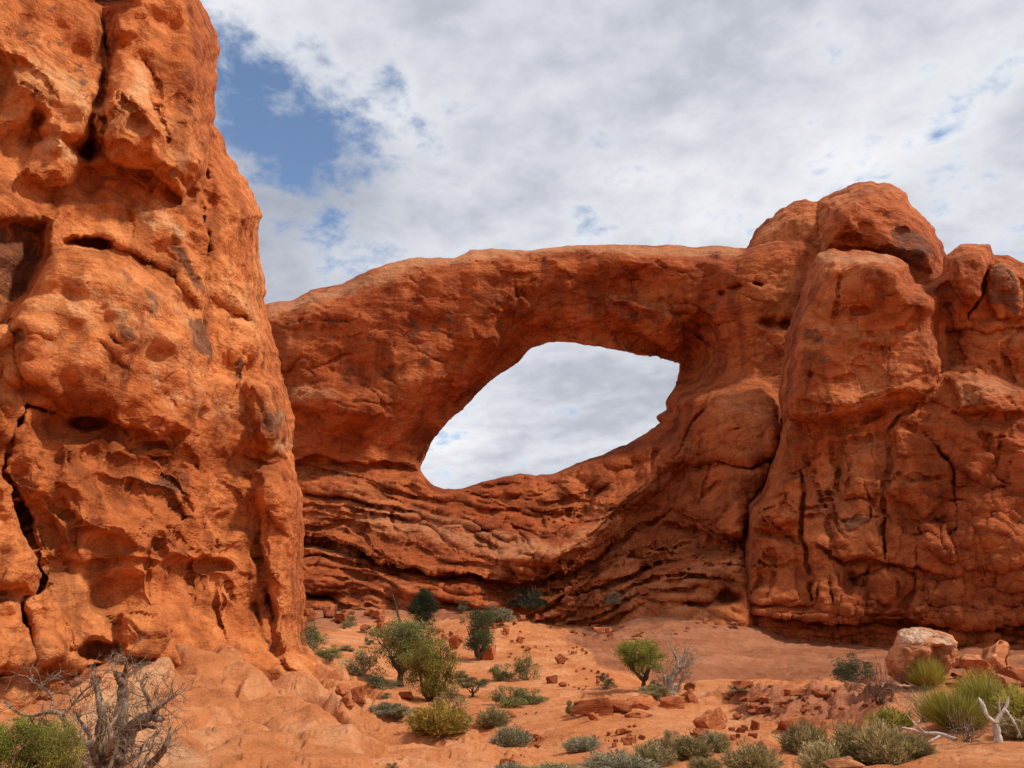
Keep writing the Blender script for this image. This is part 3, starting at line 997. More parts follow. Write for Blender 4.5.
def build_tower():
    s = Sculpt(-170, 330, -240, 730, 1.7, 25.5, -25, -13, 8, 0.13, seed=1, warp=3.5, wscale=26)
    outline = [(-160, 740), (-165, -225), (120, -230), (190, -120), (197, -10), (204, 6), (219, 36), (217, 78), (212, 125), (229, 151), (249, 180), (256, 198), (265, 219), (260, 234), (259, 255),
               (265, 297), (275, 338), (284, 376), (296, 417), (291, 453), (300, 489), (301, 525), (302, 577), (303, 618), (309, 643), (328, 660), (326, 740)]
    sd = s.poly_sd(outline)
    # sky notch between the two heads
    notch = s.poly_sd([(96, -240), (98, -2), (108, 3), (124, -1), (128, -240)])
    sd = np.minimum(sd, -notch)
    X, Y = s.X, s.Y
    # the face swings back towards its right end, and leans out slightly lower down
    s.H += 3.2 * (1 - sstep(-60, 300, X)) - 1.2 * sstep(170, 300, X) + 1.5 * sstep(0, 330, Y) + 0.5 * sstep(430, 640, Y)
    s.H += 0.8 * s.n2(90, 80, 1, 3)
    # the foot flares out towards the slickrock
    s.H += 1.3 * sstep(608, 672, Y) * sstep(130, 210, X)
    # chimney between left head and right column
    s.crack([(104, -30), (99, 0), (104, 31), (103, 68), (97, 104), (90, 130), (86, 156)], 4.5, 1.7, False)
    s.shift([(80, -240), (96, 0), (104, 60), (98, 110), (84, 140), (60, 150), (30, 100), (-20, 40), (-160, 20), (-160, -240)], 12, 0.7)
    s.pit(86, 148, 13, 9, 0.9)
    s.pit(108, 25, 9, 14, 0.8)
    # right column and its parts
    s.bulge([(106, -30), (200, -40), (222, 36), (219, 78), (214, 128), (208, 170), (180, 200), (150, 175), (108, 165), (102, 140), (108, 60)], 26, 1.5)
    s.bulge([(106, 75), (128, 62), (143, 58), (150, 76), (158, 110), (165, 135), (150, 130), (125, 96), (104, 122), (101, 100)], 16, 0.55)
    s.crack([(152, 50), (147, 66), (155, 84), (160, 106), (164, 128), (175, 140)], 2.2, 0.7)
    s.crack([(201, 60), (206, 78), (206, 94)], 2.5, 0.6)
    s.pit(125, 42, 17, 8, 0.35)
    s.pit(146, 120, 14, 9, 0.25)
    s.ledge([(100, 148), (118, 143), (135, 150), (150, 158)], 0.5, 9)
    # boulders and ledges in the alcove under the chimney
    s.bulge([(34, 140), (52, 136), (75, 148), (84, 165), (70, 186), (40, 190), (20, 170)], 16, 0.9)
    s.bulge([(40, 118), (62, 120), (72, 134), (60, 142), (38, 136)], 8, 0.4)
    s.pit(38, 117, 6, 8, 0.6)
    s.ledge([(-30, 44), (0, 50), (24, 60), (48, 82), (60, 98)], 0.45, 16, 2.5)
    s.ledge([(80, 168), (105, 165), (130, 172), (160, 172), (180, 190)], 0.5, 9)
    s.crack([(172, 172), (190, 190), (205, 194), (214, 205)], 3, 0.9)
    # band of overhung ledges over the great bulge
    s.ledge([(36, 236), (60, 206), (94, 200), (130, 203), (156, 212), (180, 234), (194, 256), (203, 298)], -0.35, 22, 3)
    s.ledge([(60, 243), (75, 246), (96, 247), (112, 243), (140, 254), (172, 272), (190, 294), (202, 312)], 0.6, 14, 2.5, 0.15, 16)
    s.pit(90, 243, 21, 6, 1.7)
    s.bulge([(10, 330), (36, 285), (50, 250), (74, 244), (105, 251), (150, 275), (176, 290), (200, 330), (208, 390), (195, 432), (160, 440), (112, 425), (70, 412), (30, 380)], 34, 0.9)
    # the scarred hollow at the left edge
    s.shift([(-160, 225), (8, 222), (44, 220), (46, 246), (30, 290), (8, 322), (-160, 330)], 7, -1.0)
    s.ledge([(-20, 320), (14, 318), (30, 325)], 0.9, 12)
    s.pit(20, 335, 10, 9, 0.8)
    # seam between the body and the right-hand back column
    s.crack([(211, 126), (208, 160), (203, 198), (204, 225), (207, 250), (205, 280), (201, 312)], 3.2, 1.2)
    s.shift([(211, 120), (205, 170), (204, 230), (207, 260), (203, 312), (207, 345), (212, 380), (340, 380), (340, 100)], 5, -0.7)
    s.ledge([(203, 297), (222, 304), (245, 314), (258, 322)], 1.0, 9)
    s.crack([(249, 185), (245, 215), (250, 250), (246, 300)], 2.2, 0.5)
    s.ledge([(222, 166), (240, 184), (256, 196)], 0.5, 8)
    # lower right prow
    s.bulge([(246, 376), (282, 372), (300, 416), (297, 450), (285, 460), (258, 448), (248, 420)], 18, 0.8)
    s.ledge([(240, 452), (270, 462), (292, 458), (302, 462)], 0.7, 10)
    s.crack([(243, 430), (246, 480), (250, 520), (249, 555)], 2.6, 0.5)
    s.crack([(252, 600), (262, 640), (285, 668), (318, 690)], 3.5, 0.9)
    s.crack([(282, 620), (292, 646), (322, 672)], 3, 0.7)
    s.crack([(255, 550), (266, 580), (270, 604), (272, 645)], 3.0, 0.7)
    s.bulge([(255, 470), (300, 468), (304, 560), (306, 650), (276, 650), (268, 580), (256, 530)], 16, 0.7)
    # undercut and broken noses across the middle
    s.ledge([(40, 398), (62, 418), (86, 423), (104, 424), (150, 430)], 0.32, 14, 2.5)
    s.pit(84, 422, 17, 4, 0.9)
    s.pit(156, 447, 12, 4, 0.5)
    s.bulge([(60, 440), (104, 436), (140, 446), (180, 470), (206, 505), (228, 538), (214, 562), (170, 560), (120, 545), (70, 520), (54, 480)], 30, 0.4)
    s.ledge([(106, 468), (130, 470), (171, 478), (190, 492), (210, 520), (232, 548)], -0.25, 14, 2.0)
    s.crack([(168, 470), (185, 487), (200, 508), (214, 528), (226, 548)], 2.2, 0.7)
    s.crack([(176, 440), (186, 452), (200, 468), (230, 485), (246, 505)], 2.0, 0.4)
    s.ledge([(40, 556), (80, 562), (130, 560), (180, 562), (214, 562), (238, 566)], 0.30, 22, 3, 0.1, 10)
    s.pit(215, 566, 15, 4, 0.4)
    s.crack([(170, 478), (178, 520), (192, 560), (193, 595), (194, 630)], 1.6, 0.35)
    # long crack and slabs at lower left
    s.crack([(52, 411), (26, 404), (12, 436), (2, 470), (10, 484), (18, 508), (27, 531), (38, 555), (46, 577), (38, 592), (22, 598), (26, 625), (34, 655)], 2.0, 1.2, False)
    s.bulge([(-160, 470), (8, 480), (24, 528), (44, 574), (34, 592), (-160, 600)], 12, 0.9)
    s.bulge([(-160, 604), (18, 602), (30, 640), (38, 668), (-160, 690)], 10, 0.7)
    s.bulge([(24, 602), (52, 596), (68, 640), (64, 664), (40, 664)], 9, 0.5)
    s.ledge([(62, 650), (84, 634), (104, 632), (120, 652), (140, 640)], -0.4, 8)
    s.pit(95, 650, 24, 8, 0.7)
    s.pit(140, 600, 44, 24, 0.25)
    s.bulge([(118, 612), (138, 604), (165, 602), (172, 640), (150, 660), (120, 655)], 8, 0.5)
    s.ledge([(-20, 664), (30, 660), (70, 672), (110, 662)], 0.9, 12)
    s.rand_cracks(60, (-20, -20, 290, 640), (18, 60), 48, 28, 1.0, 0.20, 31)
    s.rand_cracks(26, (-20, 430, 300, 640), (18, 70), 8, 16, 1.0, 0.18, 32)
    s.rand_cracks(25, (205, 120, 300, 640), (20, 60), 86, 14, 1.1, 0.28, 33)
    st = np.zeros_like(X)  # varnish patches; the first paints in the shadow of the left hollow
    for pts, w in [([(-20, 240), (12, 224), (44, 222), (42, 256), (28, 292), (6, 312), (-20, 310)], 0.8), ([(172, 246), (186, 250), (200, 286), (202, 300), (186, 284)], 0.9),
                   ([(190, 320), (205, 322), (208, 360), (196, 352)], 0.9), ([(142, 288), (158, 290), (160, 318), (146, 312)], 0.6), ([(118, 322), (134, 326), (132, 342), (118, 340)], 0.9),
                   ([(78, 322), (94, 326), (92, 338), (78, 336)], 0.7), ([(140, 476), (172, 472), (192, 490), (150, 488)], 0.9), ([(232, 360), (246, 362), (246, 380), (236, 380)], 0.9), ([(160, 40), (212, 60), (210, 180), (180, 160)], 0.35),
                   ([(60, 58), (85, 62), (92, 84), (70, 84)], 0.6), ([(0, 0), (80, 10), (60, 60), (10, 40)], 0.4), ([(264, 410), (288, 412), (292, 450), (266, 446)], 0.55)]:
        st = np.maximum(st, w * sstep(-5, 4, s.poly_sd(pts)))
    s.attrs['stain_shade'] = st
    pl = np.zeros_like(X)  # pale rock; the large patch also paints sunlight on the bulge
    for pts, w in [([(34, 138), (54, 138), (80, 152), (78, 166), (56, 152)], 1.0), ([(30, 280), (100, 262), (190, 300), (210, 400), (250, 380), (298, 420), (240, 440), (150, 400), (40, 350)], 0.34), ([(130, 60), (146, 60), (156, 100), (128, 96)], 0.7),
                   ([(0, 40), (90, 80), (100, 120), (40, 80)], 0.5), ([(270, 440), (292, 440), (290, 452), (268, 452)], 1.0), ([(160, 200), (190, 240), (170, 240), (120, 205)], 0.6)]:
        pl = np.maximum(pl, w * sstep(-8, 8, s.poly_sd(pts)))
    s.attrs['pale'] = pl
    rad = 26 + 14 * s.n2(60, 60, 4, 2) + 0 * X
    cm = np.ones_like(X)
    for pts, k in [([(40, 250), (104, 254), (172, 285), (203, 335), (206, 400), (150, 415), (70, 395), (30, 350)], 0.50), ([(110, 0), (218, 20), (214, 130), (180, 190), (110, 60)], 0.75), ([(-160, -200), (90, -200), (98, 90), (40, 60), (-160, 20)], 0.7),
                   ([(80, 130), (180, 160), (200, 200), (60, 200), (20, 140)], 0.7), ([(60, 540), (240, 560), (240, 640), (60, 640)], 0.6)]:
        cm = np.minimum(cm, 1 - (1 - k) * sstep(-12, 12, s.poly_sd(pts)))
    s.calm = cm
    F = s.field(sd, np.clip(rad, 14, 44), 4.6, 5.5)
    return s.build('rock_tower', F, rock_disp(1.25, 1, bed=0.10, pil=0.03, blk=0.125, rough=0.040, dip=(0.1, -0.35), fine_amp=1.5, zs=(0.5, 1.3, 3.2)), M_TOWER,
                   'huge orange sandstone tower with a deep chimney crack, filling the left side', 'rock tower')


def build_arch():
    s = Sculpt(60, 872, 226, 668, 1.3, 92, -1.0, -34, 11, 0.34, seed=2, warp=3.0, wscale=24)
    outer = [(68, 720), (74, 430), (120, 352), (200, 322), (269, 304), (293, 300), (311, 290), (344, 284), (373, 269), (408, 259), (440, 257), (455, 256), (471, 249), (494, 247), (518, 248), (528, 250), (559, 246), (617, 243), (668, 243), (695, 245), (719, 245),
             (744, 249), (770, 240), (800, 236), (880, 240), (880, 720)]
    hole = [(549, 342), (578, 344), (602, 347), (637, 355), (656, 357), (680, 364), (676, 384), (666, 402), (667, 411), (656, 417), (661, 423), (650, 432), (629, 445), (602, 456), (578, 464), (555, 474), (537, 476), (520, 472), (500, 476), (482, 480),
            (459, 487), (443, 487), (432, 482), (422, 468), (428, 450), (434, 437), (451, 419), (471, 401), (490, 382), (500, 374), (518, 363), (531, 349)]
    keep = s.WX.copy(), s.WY.copy()
    s.WX = s.X + 0.35 * (s.WX - s.X); s.WY = s.Y + 0.35 * (s.WY - s.Y)
    sdo = s.poly_sd(outer)
    sdh = -s.poly_sd(hole)
    s.WX, s.WY = keep
    X, Y = s.X, s.Y
    # the layered wall below comes forward as it goes down
    s.H += 13.5 * sstep(468, 606, Y + 0.10 * (X - 450) * (X < 450))
    s.H += 9.0 * sstep(640, 760, X) * sstep(330, 470, Y) * (1 - 0.8 * sstep(470, 606, Y))
    s.H += 5.0 * sstep(560, 680, X) * sstep(540, 640, Y)
    s.H -= 16.0 * sstep(735, 800, X) * sstep(440, 560, Y)
    s.H += 1.2 * s.n2(90, 70, 1, 3)
    # scooped soffit: the face falls away under the lip towards the window
    ymax = np.interp(X, [400, 470, 520, 640, 700, 760], [474, 452, 425, 400, 392, 380])
    soff = 1 - sstep(ymax - 14, ymax + 10, Y)
    s.H -= 6.0 * soff * (1 - sstep(0, 66 + 8 * s.n2(40, 40, 15, 2), np.maximum(sdh, 0)))
    # bedding, sagging to a V left of the big flow ridge
    cx = np.array([60, 300, 370, 440, 500, 550, 590, 640, 690, 740, 872]); cy = np.array([-36, -30, -18, 4, 16, 20, 6, -40, -90, -125, -150])
    bedc = np.interp(X, cx, cy)
    w = Y - bedc
    warp = 6 * s.n2(60, 60, 3, 3)
    b1 = billow(X / 110, (w + warp) / 17.0, np.full_like(X, 1.5), 3, 0.55)
    lowwall = sstep(462, 486, Y + 0.12 * np.maximum(0, 420 - X)) * (1 - sstep(600, 690, X)) + 0.35 * sstep(600, 690, X) * sstep(430, 500, Y)
    # curved ledges at the foot, right of the flow ridge: their own family of beds
    yc = np.interp(X, [500, 520, 542, 576, 614, 644, 677, 700, 730, 752], [646, 634, 619, 606, 592, 579, 574, 578, 592, 606])
    vv = s.WY - yc
    M = sstep(512, 545, X) * (1 - sstep(730, 756, X)) * sstep(-26, -14, vv) * (1 - sstep(34, 42, vv))
    u2 = (vv + 5.0 * s.n2(55, 30, 31, 3)) / 15.0 + 0.7 * gnoise(X / 120, vv / 22, np.full_like(X, 8.5)) + 0.15
    l2 = np.floor(u2); f2_ = u2 - l2
    pr2 = sstep(0.0, 0.5, f2_) * (1 - sstep(0.84, 0.97, f2_))
    s.H += M * (1 - 0.55 * sstep(640, 735, X)) * 1.8 * (pr2 - 0.6) * np.clip(0.65 + 1.2 * gnoise(X / 60, l2 * 0.9 + 1, l2 * 0.31), 0.05, 1.6)
    lowwall = lowwall * (1 - M)
    s.H += lowwall * (2.1 - 0.9 * sstep(600, 660, X)) * (b1 - 0.62)
    b3 = billow(X / 70, (w + warp) / 8.0, np.full_like(X, 4.5), 3, 0.6)
    s.H += lowwall * 1.1 * (b3 - 0.62)
    bl2 = billow(X / 34, (w + warp) / 14.0, np.full_like(X, 7.5), 2, 0.5)
    s.H += lowwall * 0.5 * (bl2 - 0.6)
    lw2 = (1 - M) * sstep(466, 490, Y + 0.12 * np.maximum(0, 420 - X)) * (1 - 0.8 * sstep(560, 650, X)) * (1 - sstep(604, 622, Y))
    u = (w + 1.2 * warp) / 21.0 + 1.5 * gnoise(w / 31.0, np.full_like(X, 0.5), np.full_like(X, 2.5)) + 0.25 * s.n2(120, 40, 21, 2)
    lay = np.floor(u); fr = u - lay
    prof = sstep(0.0, 0.55, fr) * (1 - sstep(0.88, 0.99, fr))
    amp = 0.55 + 1.3 * gnoise(X / 95, lay * 0.37 + 3, lay * 0.73)
    s.H += lw2 * 1.3 * (prof - 0.6) * np.clip(amp, 0.0, 1.7)
    # left pier: bench, waist and flaring abutment
    s.ledge([(284, 397), (305, 388), (330, 388), (350, 398), (380, 392)], -2.2, 34, 3)
    s.ledge([(286, 458), (320, 455), (350, 462), (385, 462), (420, 468)], 2.6, 15, 2.5, 0.4, 12)
    s.H -= 2.2 * sstep(400, 470, Y) * (1 - sstep(470, 486, Y)) * (1 - sstep(360, 440, X))
    s.ridge([(288, 400), (330, 398), (350, 410), (330, 440)], 14, 1.2)
    # the face of the span: lip, groove, hanging flake, belly
    s.ledge([(455, 266), (471, 258), (500, 262), (496, 272), (530, 270)], 0.8, 10)
    s.ledge([(300, 306), (340, 296), (375, 284), (420, 276), (455, 274)], -0.9, 26, 4)
    s.H -= 1.6 * np.exp(-((Y - 290 - 0.02 * (X - 560)) / 24) ** 2) * sstep(470, 520, X) * (1 - sstep(640, 700, X))
    s.bulge([(602, 294), (618, 290), (640, 300), (668, 308), (682, 318), (684, 352), (660, 350), (620, 330), (604, 312)], 8, 1.7)
    s.bulge([(506, 304), (522, 297), (534, 306), (528, 318), (512, 322)], 7, 0.9)
    s.ledge([(596, 296), (618, 290), (645, 302), (668, 306), (684, 322)], -0.6, 30, 2)
    s.crack([(520, 290), (530, 302), (536, 312)], 1.6, 1.0)
    s.crack([(664, 300), (678, 310), (684, 330), (686, 352)], 2.2, 1.6)
    s.bulge([(482, 334), (497, 330), (508, 350), (496, 368), (470, 392), (452, 402), (455, 370)], 14, 1.3)
    # concave spring of the arch at its right end
    s.H -= 3.2 * np.exp(-((X - 708) / 26) ** 2 - ((Y - 338) / 44) ** 2)
    s.H += 2.6 * sstep(700, 760, X) * (1 - sstep(330, 400, Y))
    for (x, y, rx, ry, d) in [(757, 284, 6, 3.5, 2.5), (737, 287, 8, 4, 1.6), (712, 257, 7, 2.5, 0.6), (770, 322, 8, 5, 2.2), (786, 324, 8, 6, 2), (720, 292, 5, 4, 1.2)]:
        s.pit(x, y, rx, ry, d)
    # long overhang lines of the lower wall
    s.ledge([(296, 505), (336, 505), (360, 508), (392, 516), (425, 520)], 1.6, 7, 1.5, 0.6, 8)
    s.ledge([(296, 534), (336, 541), (362, 550), (377, 561), (407, 569), (440, 575), (465, 574)], 6.0, 9, 1.5, 0.9, 9)
    s.ledge([(438, 570), (465, 572), (490, 581), (512, 584), (542, 577), (560, 575), (576, 571), (595, 558), (612, 545), (632, 528)], 6.0, 10, 1.5, 0.6, 9)
    s.ledge([(470, 528), (480, 536), (494, 544), (505, 549)], 2.0, 8, 1.5, 0.5, 7)
    s.ledge([(420, 590), (440, 592), (458, 594), (490, 592), (520, 590)], 1.6, 8, 1.5)
    s.ledge([(296, 586), (318, 594), (345, 603), (352, 604)], 5.0, 7, 1.2, 0.5, 8)
    s.pit(316, 597, 24, 5, 4.0)
    s.ledge([(480, 478), (500, 480), (520, 478), (560, 484)], 0.8, 6)
    s.ledge([(300, 476), (340, 482), (400, 484), (440, 490)], 0.9, 8)
    # rounded blocks along the sill of the opening
    for (x, y, rx, ry, h) in [(489, 481, 9, 5, 1.0), (514, 490, 9, 6, 1.2), (484, 508, 8, 4, 0.9), (540, 487, 18, 7, 1.0), (573, 490, 16, 11, 1.4), (600, 478, 16, 9, 1.2), (560, 505, 22, 9, 1.0), (618, 462, 14, 9, 1.1), (640, 452, 14, 10, 1.1)]:
        r2 = ((s.WX - x) / rx) ** 2 + ((s.WY - y) / ry) ** 2
        s.H += h * np.sqrt(np.clip(1 - r2, 0, 1))
    # the great flow ridge sweeping down from the shoulder
    s.ridge([(690, 432), (664, 462), (640, 488), (612, 508), (588, 532), (560, 552), (520, 562), (470, 556)], 15, 5.6)
    s.crack([(604, 488), (590, 505), (572, 520), (556, 534)], 4, 1.8)
    s.crack([(700, 440), (680, 462), (668, 482), (650, 500)], 2.2, 1.8)
    # shoulder lobes
    s.bulge([(711, 394), (742, 378), (772, 384), (782, 407), (776, 456), (750, 466), (722, 464), (694, 470), (682, 462), (696, 430)], 13, 2.4)
    s.bulge([(672, 508), (684, 474), (716, 462), (752, 468), (778, 460), (770, 492), (756, 520), (744, 540), (716, 536), (690, 524)], 13, 2.4)
    s.crack([(694, 472), (720, 460), (750, 466), (775, 456)], 2.6, 2.4)
    s.crack([(782, 380), (782, 420), (774, 455), (762, 490), (748, 508)], 2.4, 2.4, False)
    s.ledge([(660, 522), (676, 524), (694, 528), (712, 540), (738, 544)], 3.6, 9, 1.5, 0.5, 8)
    s.ledge([(640, 400), (660, 425), (690, 420), (720, 398)], 0.8, 12)
    # broken rubble band, then the curved ledges like pulled taffy
    bb = sstep(534, 546, Y) * (1 - sstep(572, 590, Y)) * sstep(628, 650, X)
    f1, f2, wi = worley((s.WX / 11).ravel().astype(np.float32), (s.WY / 8).ravel().astype(np.float32), np.zeros(X.size, np.float32) + 0.4)
    s.H += bb * ((wi * 1.0 - 0.4) * sstep(0, 0.25, f2 - f1) - 0.3 * (f2 - f1 < 0.08)).reshape(X.shape)
    s.ledge([(660, 580), (690, 572), (715, 576), (740, 580)], 2.0, 7, 1.5, 0.6, 6)
    s.pit(728, 598, 14, 8, 4.0)
    s.pit(700, 606, 20, 4, 2.0)
    s.crack([(752, 520), (757, 545), (752, 560)], 3, 2)
    slope = lambda x, y: math.degrees(math.atan2(float(np.interp(x + 12, cx, cy) - np.interp(x - 12, cx, cy)), 24.0))
    s.rand_cracks(50, (296, 478, 600, 606), (50, 150), slope, 5, 1.1, 1.0, 41)
    s.rand_cracks(40, (296, 478, 640, 600), (8, 24), 80, 25, 1.0, 0.8, 42)
    s.rand_cracks(22, (620, 430, 770, 575), (25, 80), lambda x, y: -48 if y < 540 else -8, 22, 1.1, 1.0, 43)
    s.rand_cracks(30, (280, 270, 520, 460), (14, 60), 22, 25, 1.1, 0.7, 44)
    s.rand_cracks(22, (500, 255, 760, 335), (14, 60), 14, 20, 1.1, 0.7, 45)
    st = np.zeros_like(X)  # darkens the shaded span face, undercut and concave spring by colour
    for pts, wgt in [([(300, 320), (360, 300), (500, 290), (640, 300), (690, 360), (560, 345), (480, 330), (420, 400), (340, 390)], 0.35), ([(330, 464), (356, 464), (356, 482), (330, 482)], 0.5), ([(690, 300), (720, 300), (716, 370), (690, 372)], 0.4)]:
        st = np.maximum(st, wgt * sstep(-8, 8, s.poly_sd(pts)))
    s.attrs['stain_shade'] = st
    pl = np.zeros_like(X)  # pale beds; bench and crest patches put their sunlit tops into colour
    for pts, wgt in [([(288, 388), (330, 386), (346, 400), (292, 404)], 0.7), ([(270, 304), (344, 284), (410, 258), (480, 247), (620, 242), (740, 246), (740, 254), (620, 249), (500, 256), (420, 268), (350, 292), (270, 314)], 1.2),
                     ([(380, 500), (560, 545), (640, 485), (690, 440), (680, 470), (620, 520), (570, 560), (500, 560), (420, 540), (340, 520)], 0.65), ([(570, 600), (660, 578), (700, 580), (640, 600), (560, 618)], 0.5), ([(296, 540), (350, 545), (370, 560), (300, 552)], 0.5)]:
        pl = np.maximum(pl, wgt * sstep(-8, 8, s.poly_sd(pts)))
    s.attrs['pale'] = pl
    sd = np.minimum(sdo, sdh)
    # rim rounding: broad under the span, tighter at the crest
    rad = np.where(sdo < sdh, 22, 30).astype(np.float32) + 8 * s.n2(40, 40, 6, 2)
    rad = np.where((sdh < sdo) & (Y > 445), 16, rad)
    F = s.field(sd, np.clip(rad, 10, 40), 6.0 + 2.0 * sstep(640, 740, X), 6.0)
    return s.build('rock_arch', F, rock_disp(3.3, 2, bed=0.08, pil=0.05, blk=0.11, rough=0.032, dip=(0.0, 0.1), crev=0.5, fine_amp=1.5), M_ARCH,
                   'red sandstone arch with a wide open window above a layered rock wall', 'rock arch')


def build_buttress():
    s = Sculpt(700, 1200, 232, 690, 1.25, 80, 25, -19, 10, 0.30, seed=3, warp=3.2, wscale=22)
    outline = [(690, 740), (734, 640), (737, 600), (744, 540), (748, 506), (762, 490), (775, 460), (783, 425), (779, 398), (787, 333), (795, 310), (810, 268), (816, 254), (834, 247), (844, 251), (852, 249), (870, 252), (893, 256), (908, 264),
               (915, 284), (926, 286), (941, 274), (944, 256), (961, 243), (991, 245), (994, 254), (1007, 254), (1030, 264), (1100, 280), (1210, 350), (1220, 740)]
    keep = s.WX.copy(), s.WY.copy()
    s.WX = s.X + 0.4 * (s.WX - s.X); s.WY = s.Y + 0.4 * (s.WY - s.Y)
    sd = s.poly_sd(outline)
    s.WX, s.WY = keep
    X, Y = s.X, s.Y
    s.H += 2.6 * sstep(378, 425, Y) + 2.4 * sstep(400, 580, Y) + 1.2 * s.n2(80, 70, 1, 3)
    s.H -= 1.5 * sstep(980, 1060, X) * (1 - sstep(380, 450, Y))
    # the big tapered block
    s.bulge([(776, 420), (779, 398), (787, 333), (795, 310), (808, 268), (815, 250), (834, 243), (870, 248), (893, 253), (910, 262), (916, 284), (934, 300), (937, 330), (942, 362), (936, 385), (926, 396), (900, 404), (860, 416), (820, 424)], 22, 4.2, 3.0)
    s.bulge([(788, 404), (797, 345), (850, 336), (925, 330), (936, 365), (920, 392), (850, 408)], 26, 1.4)
    s.crack([(844, 250), (842, 275), (836, 300), (833, 330)], 1.6, 1.0)
    s.ledge([(800, 330), (824, 322), (860, 326), (900, 322)], -0.6, 16, 3)
    s.crack([(906, 290), (912, 305), (924, 314)], 2.6, 1.0)
    s.pit(862, 312, 10, 4, 1.0)
    s.crack([(934, 330), (938, 345), (941, 362), (942, 372)], 2.6, 2.4)
    # knob tower to the right with its dark split
    s.shift([(938, 200), (940, 280), (938, 330), (944, 372), (1240, 420), (1240, 200)], 8, -3.2)
    s.bulge([(941, 275), (944, 256), (961, 240), (991, 243), (993, 258), (985, 285), (974, 308), (962, 304), (950, 290)], 14, 2.6)
    s.bulge([(984, 300), (994, 262), (1012, 264), (1024, 290), (1024, 318), (1000, 320)], 9, 1.2)
    s.crack([(992, 258), (985, 285), (974, 308), (966, 320)], 2.6, 2.2)
    s.crack([(1004, 262), (1020, 280), (1024, 310)], 2, 1.2)
    s.ledge([(944, 330), (966, 326), (985, 332), (1000, 326), (1030, 330)], 1.4, 9)
    s.bulge([(946, 378), (975, 372), (1000, 372), (1030, 395), (1030, 412), (960, 412)], 16, 2.0)
    s.ledge([(930, 396), (946, 384), (990, 378), (1004, 388), (1030, 400)], -0.8, 18, 3)
    s.crack([(1000, 352), (1008, 372), (1022, 392)], 2.2, 1.2)
    # body: joints, blocks and pillows
    s.ledge([(780, 420), (820, 424), (860, 414), (900, 404), (934, 400), (960, 412), (1030, 412)], 1.4, 10, 2.5)
    s.crack([(916, 404), (894, 424), (886, 432), (889, 450), (891, 470), (884, 484), (882, 500), (883, 541), (886, 558)], 2.0, 2.6, False)
    s.crack([(876, 468), (880, 490), (884, 505)], 1.4, 1.2)
    s.crack([(930, 440), (946, 456), (952, 468), (954, 502), (957, 541), (961, 560), (961, 625)], 2.0, 2.4, False)
    s.crack([(996, 424), (1000, 446), (994, 470), (975, 480), (965, 470)], 1.8, 1.2)
    s.crack([(801, 470), (802, 505), (803, 541), (808, 562), (812, 575), (811, 600)], 2.0, 2.2, False)
    s.crack([(838, 446), (837, 470), (836, 488), (846, 500), (878, 502)], 1.7, 1.4)
    s.crack([(838, 446), (858, 438), (868, 440), (880, 434)], 1.6, 1.2)
    s.crack([(858, 600), (864, 580), (868, 562), (876, 560)], 1.8, 1.4)
    s.crack([(886, 558), (900, 566), (914, 574), (914, 590), (908, 604)], 1.8, 1.6)
    s.crack([(926, 530), (938, 540), (944, 556)], 1.8, 1.2)
    s.ledge([(812, 540), (830, 552), (846, 562), (870, 558), (900, 562), (930, 570), (950, 576)], 1.6, 8, 1.5, 0.6, 8)
    s.ledge([(960, 560), (980, 568), (1000, 566), (1030, 560)], 1.4, 8, 1.5, 0.4, 8)
    s.ledge([(838, 486), (850, 494), (880, 494)], -0.6, 10)
    s.bulge([(840, 450), (876, 444), (886, 470), (880, 494), (846, 496), (837, 484)], 5, 0.48, 3.0)
    s.bulge([(892, 430), (918, 430), (948, 460), (950, 500), (924, 520), (886, 496), (893, 470)], 10, 0.72, 3.0)
    s.bulge([(922, 522), (948, 524), (954, 560), (936, 556), (924, 540)], 6, 0.78, 3.0)
    s.bulge([(955, 430), (1000, 424), (1000, 456), (975, 480), (950, 460)], 9, 0.60, 3.0)
    s.bulge([(832, 528), (860, 512), (882, 530), (882, 556), (846, 560), (830, 545)], 8, 0.54, 3.0)
    s.bulge([(760, 494), (800, 474), (802, 520), (775, 530), (745, 528), (744, 510)], 8, 0.96, 3.0)
    s.bulge([(744, 540), (762, 532), (798, 545), (800, 600), (764, 606), (742, 600)], 9, 0.78, 3.0)
    s.bulge([(812, 545), (846, 565), (858, 590), (850, 616), (816, 610), (810, 580)], 8, 0.72, 3.0)
    s.bulge([(868, 566), (882, 562), (906, 580), (900, 612), (866, 616)], 7, 0.54, 3.0)
    s.bulge([(912, 580), (956, 580), (960, 620), (912, 620)], 8, 0.54, 3.0)
    s.pit(852, 585, 7, 12, 1.6)
    s.crack([(744, 540), (760, 530), (778, 536), (800, 540)], 2.2, 1.6)
    s.crack([(740, 505), (760, 512), (780, 505)], 2.0, 1.0)
    for pts in [[(905, 428), (922, 432), (940, 444)], [(960, 420), (982, 426), (1000, 424)], [(820, 432), (812, 450), (816, 470), (804, 478)], [(894, 474), (915, 480), (932, 476), (950, 482)], [(842, 520), (862, 514), (880, 518)],
                [(900, 520), (925, 524), (950, 520)], [(968, 486), (990, 490), (1012, 484)], [(964, 512), (985, 520), (1020, 512)], [(985, 470), (990, 500), (986, 530), (992, 560)], [(1008, 420), (1012, 450), (1006, 480)], [(836, 565), (842, 590), (838, 612)],
                [(925, 575), (930, 598), (926, 618)], [(985, 572), (990, 600), (986, 620)], [(770, 540), (774, 570), (768, 600)], [(756, 560), (775, 566), (798, 562)], [(812, 510), (826, 514), (838, 508)], [(848, 455), (850, 475), (846, 492)], [(862, 346), (880, 350), (905, 344)],
                [(800, 372), (830, 380), (860, 374)], [(880, 372), (905, 380), (930, 372)], [(950, 350), (970, 346), (990, 352)], [(955, 430), (960, 445), (954, 462)]]:
        s.crack(pts, 1.5, 1.1)
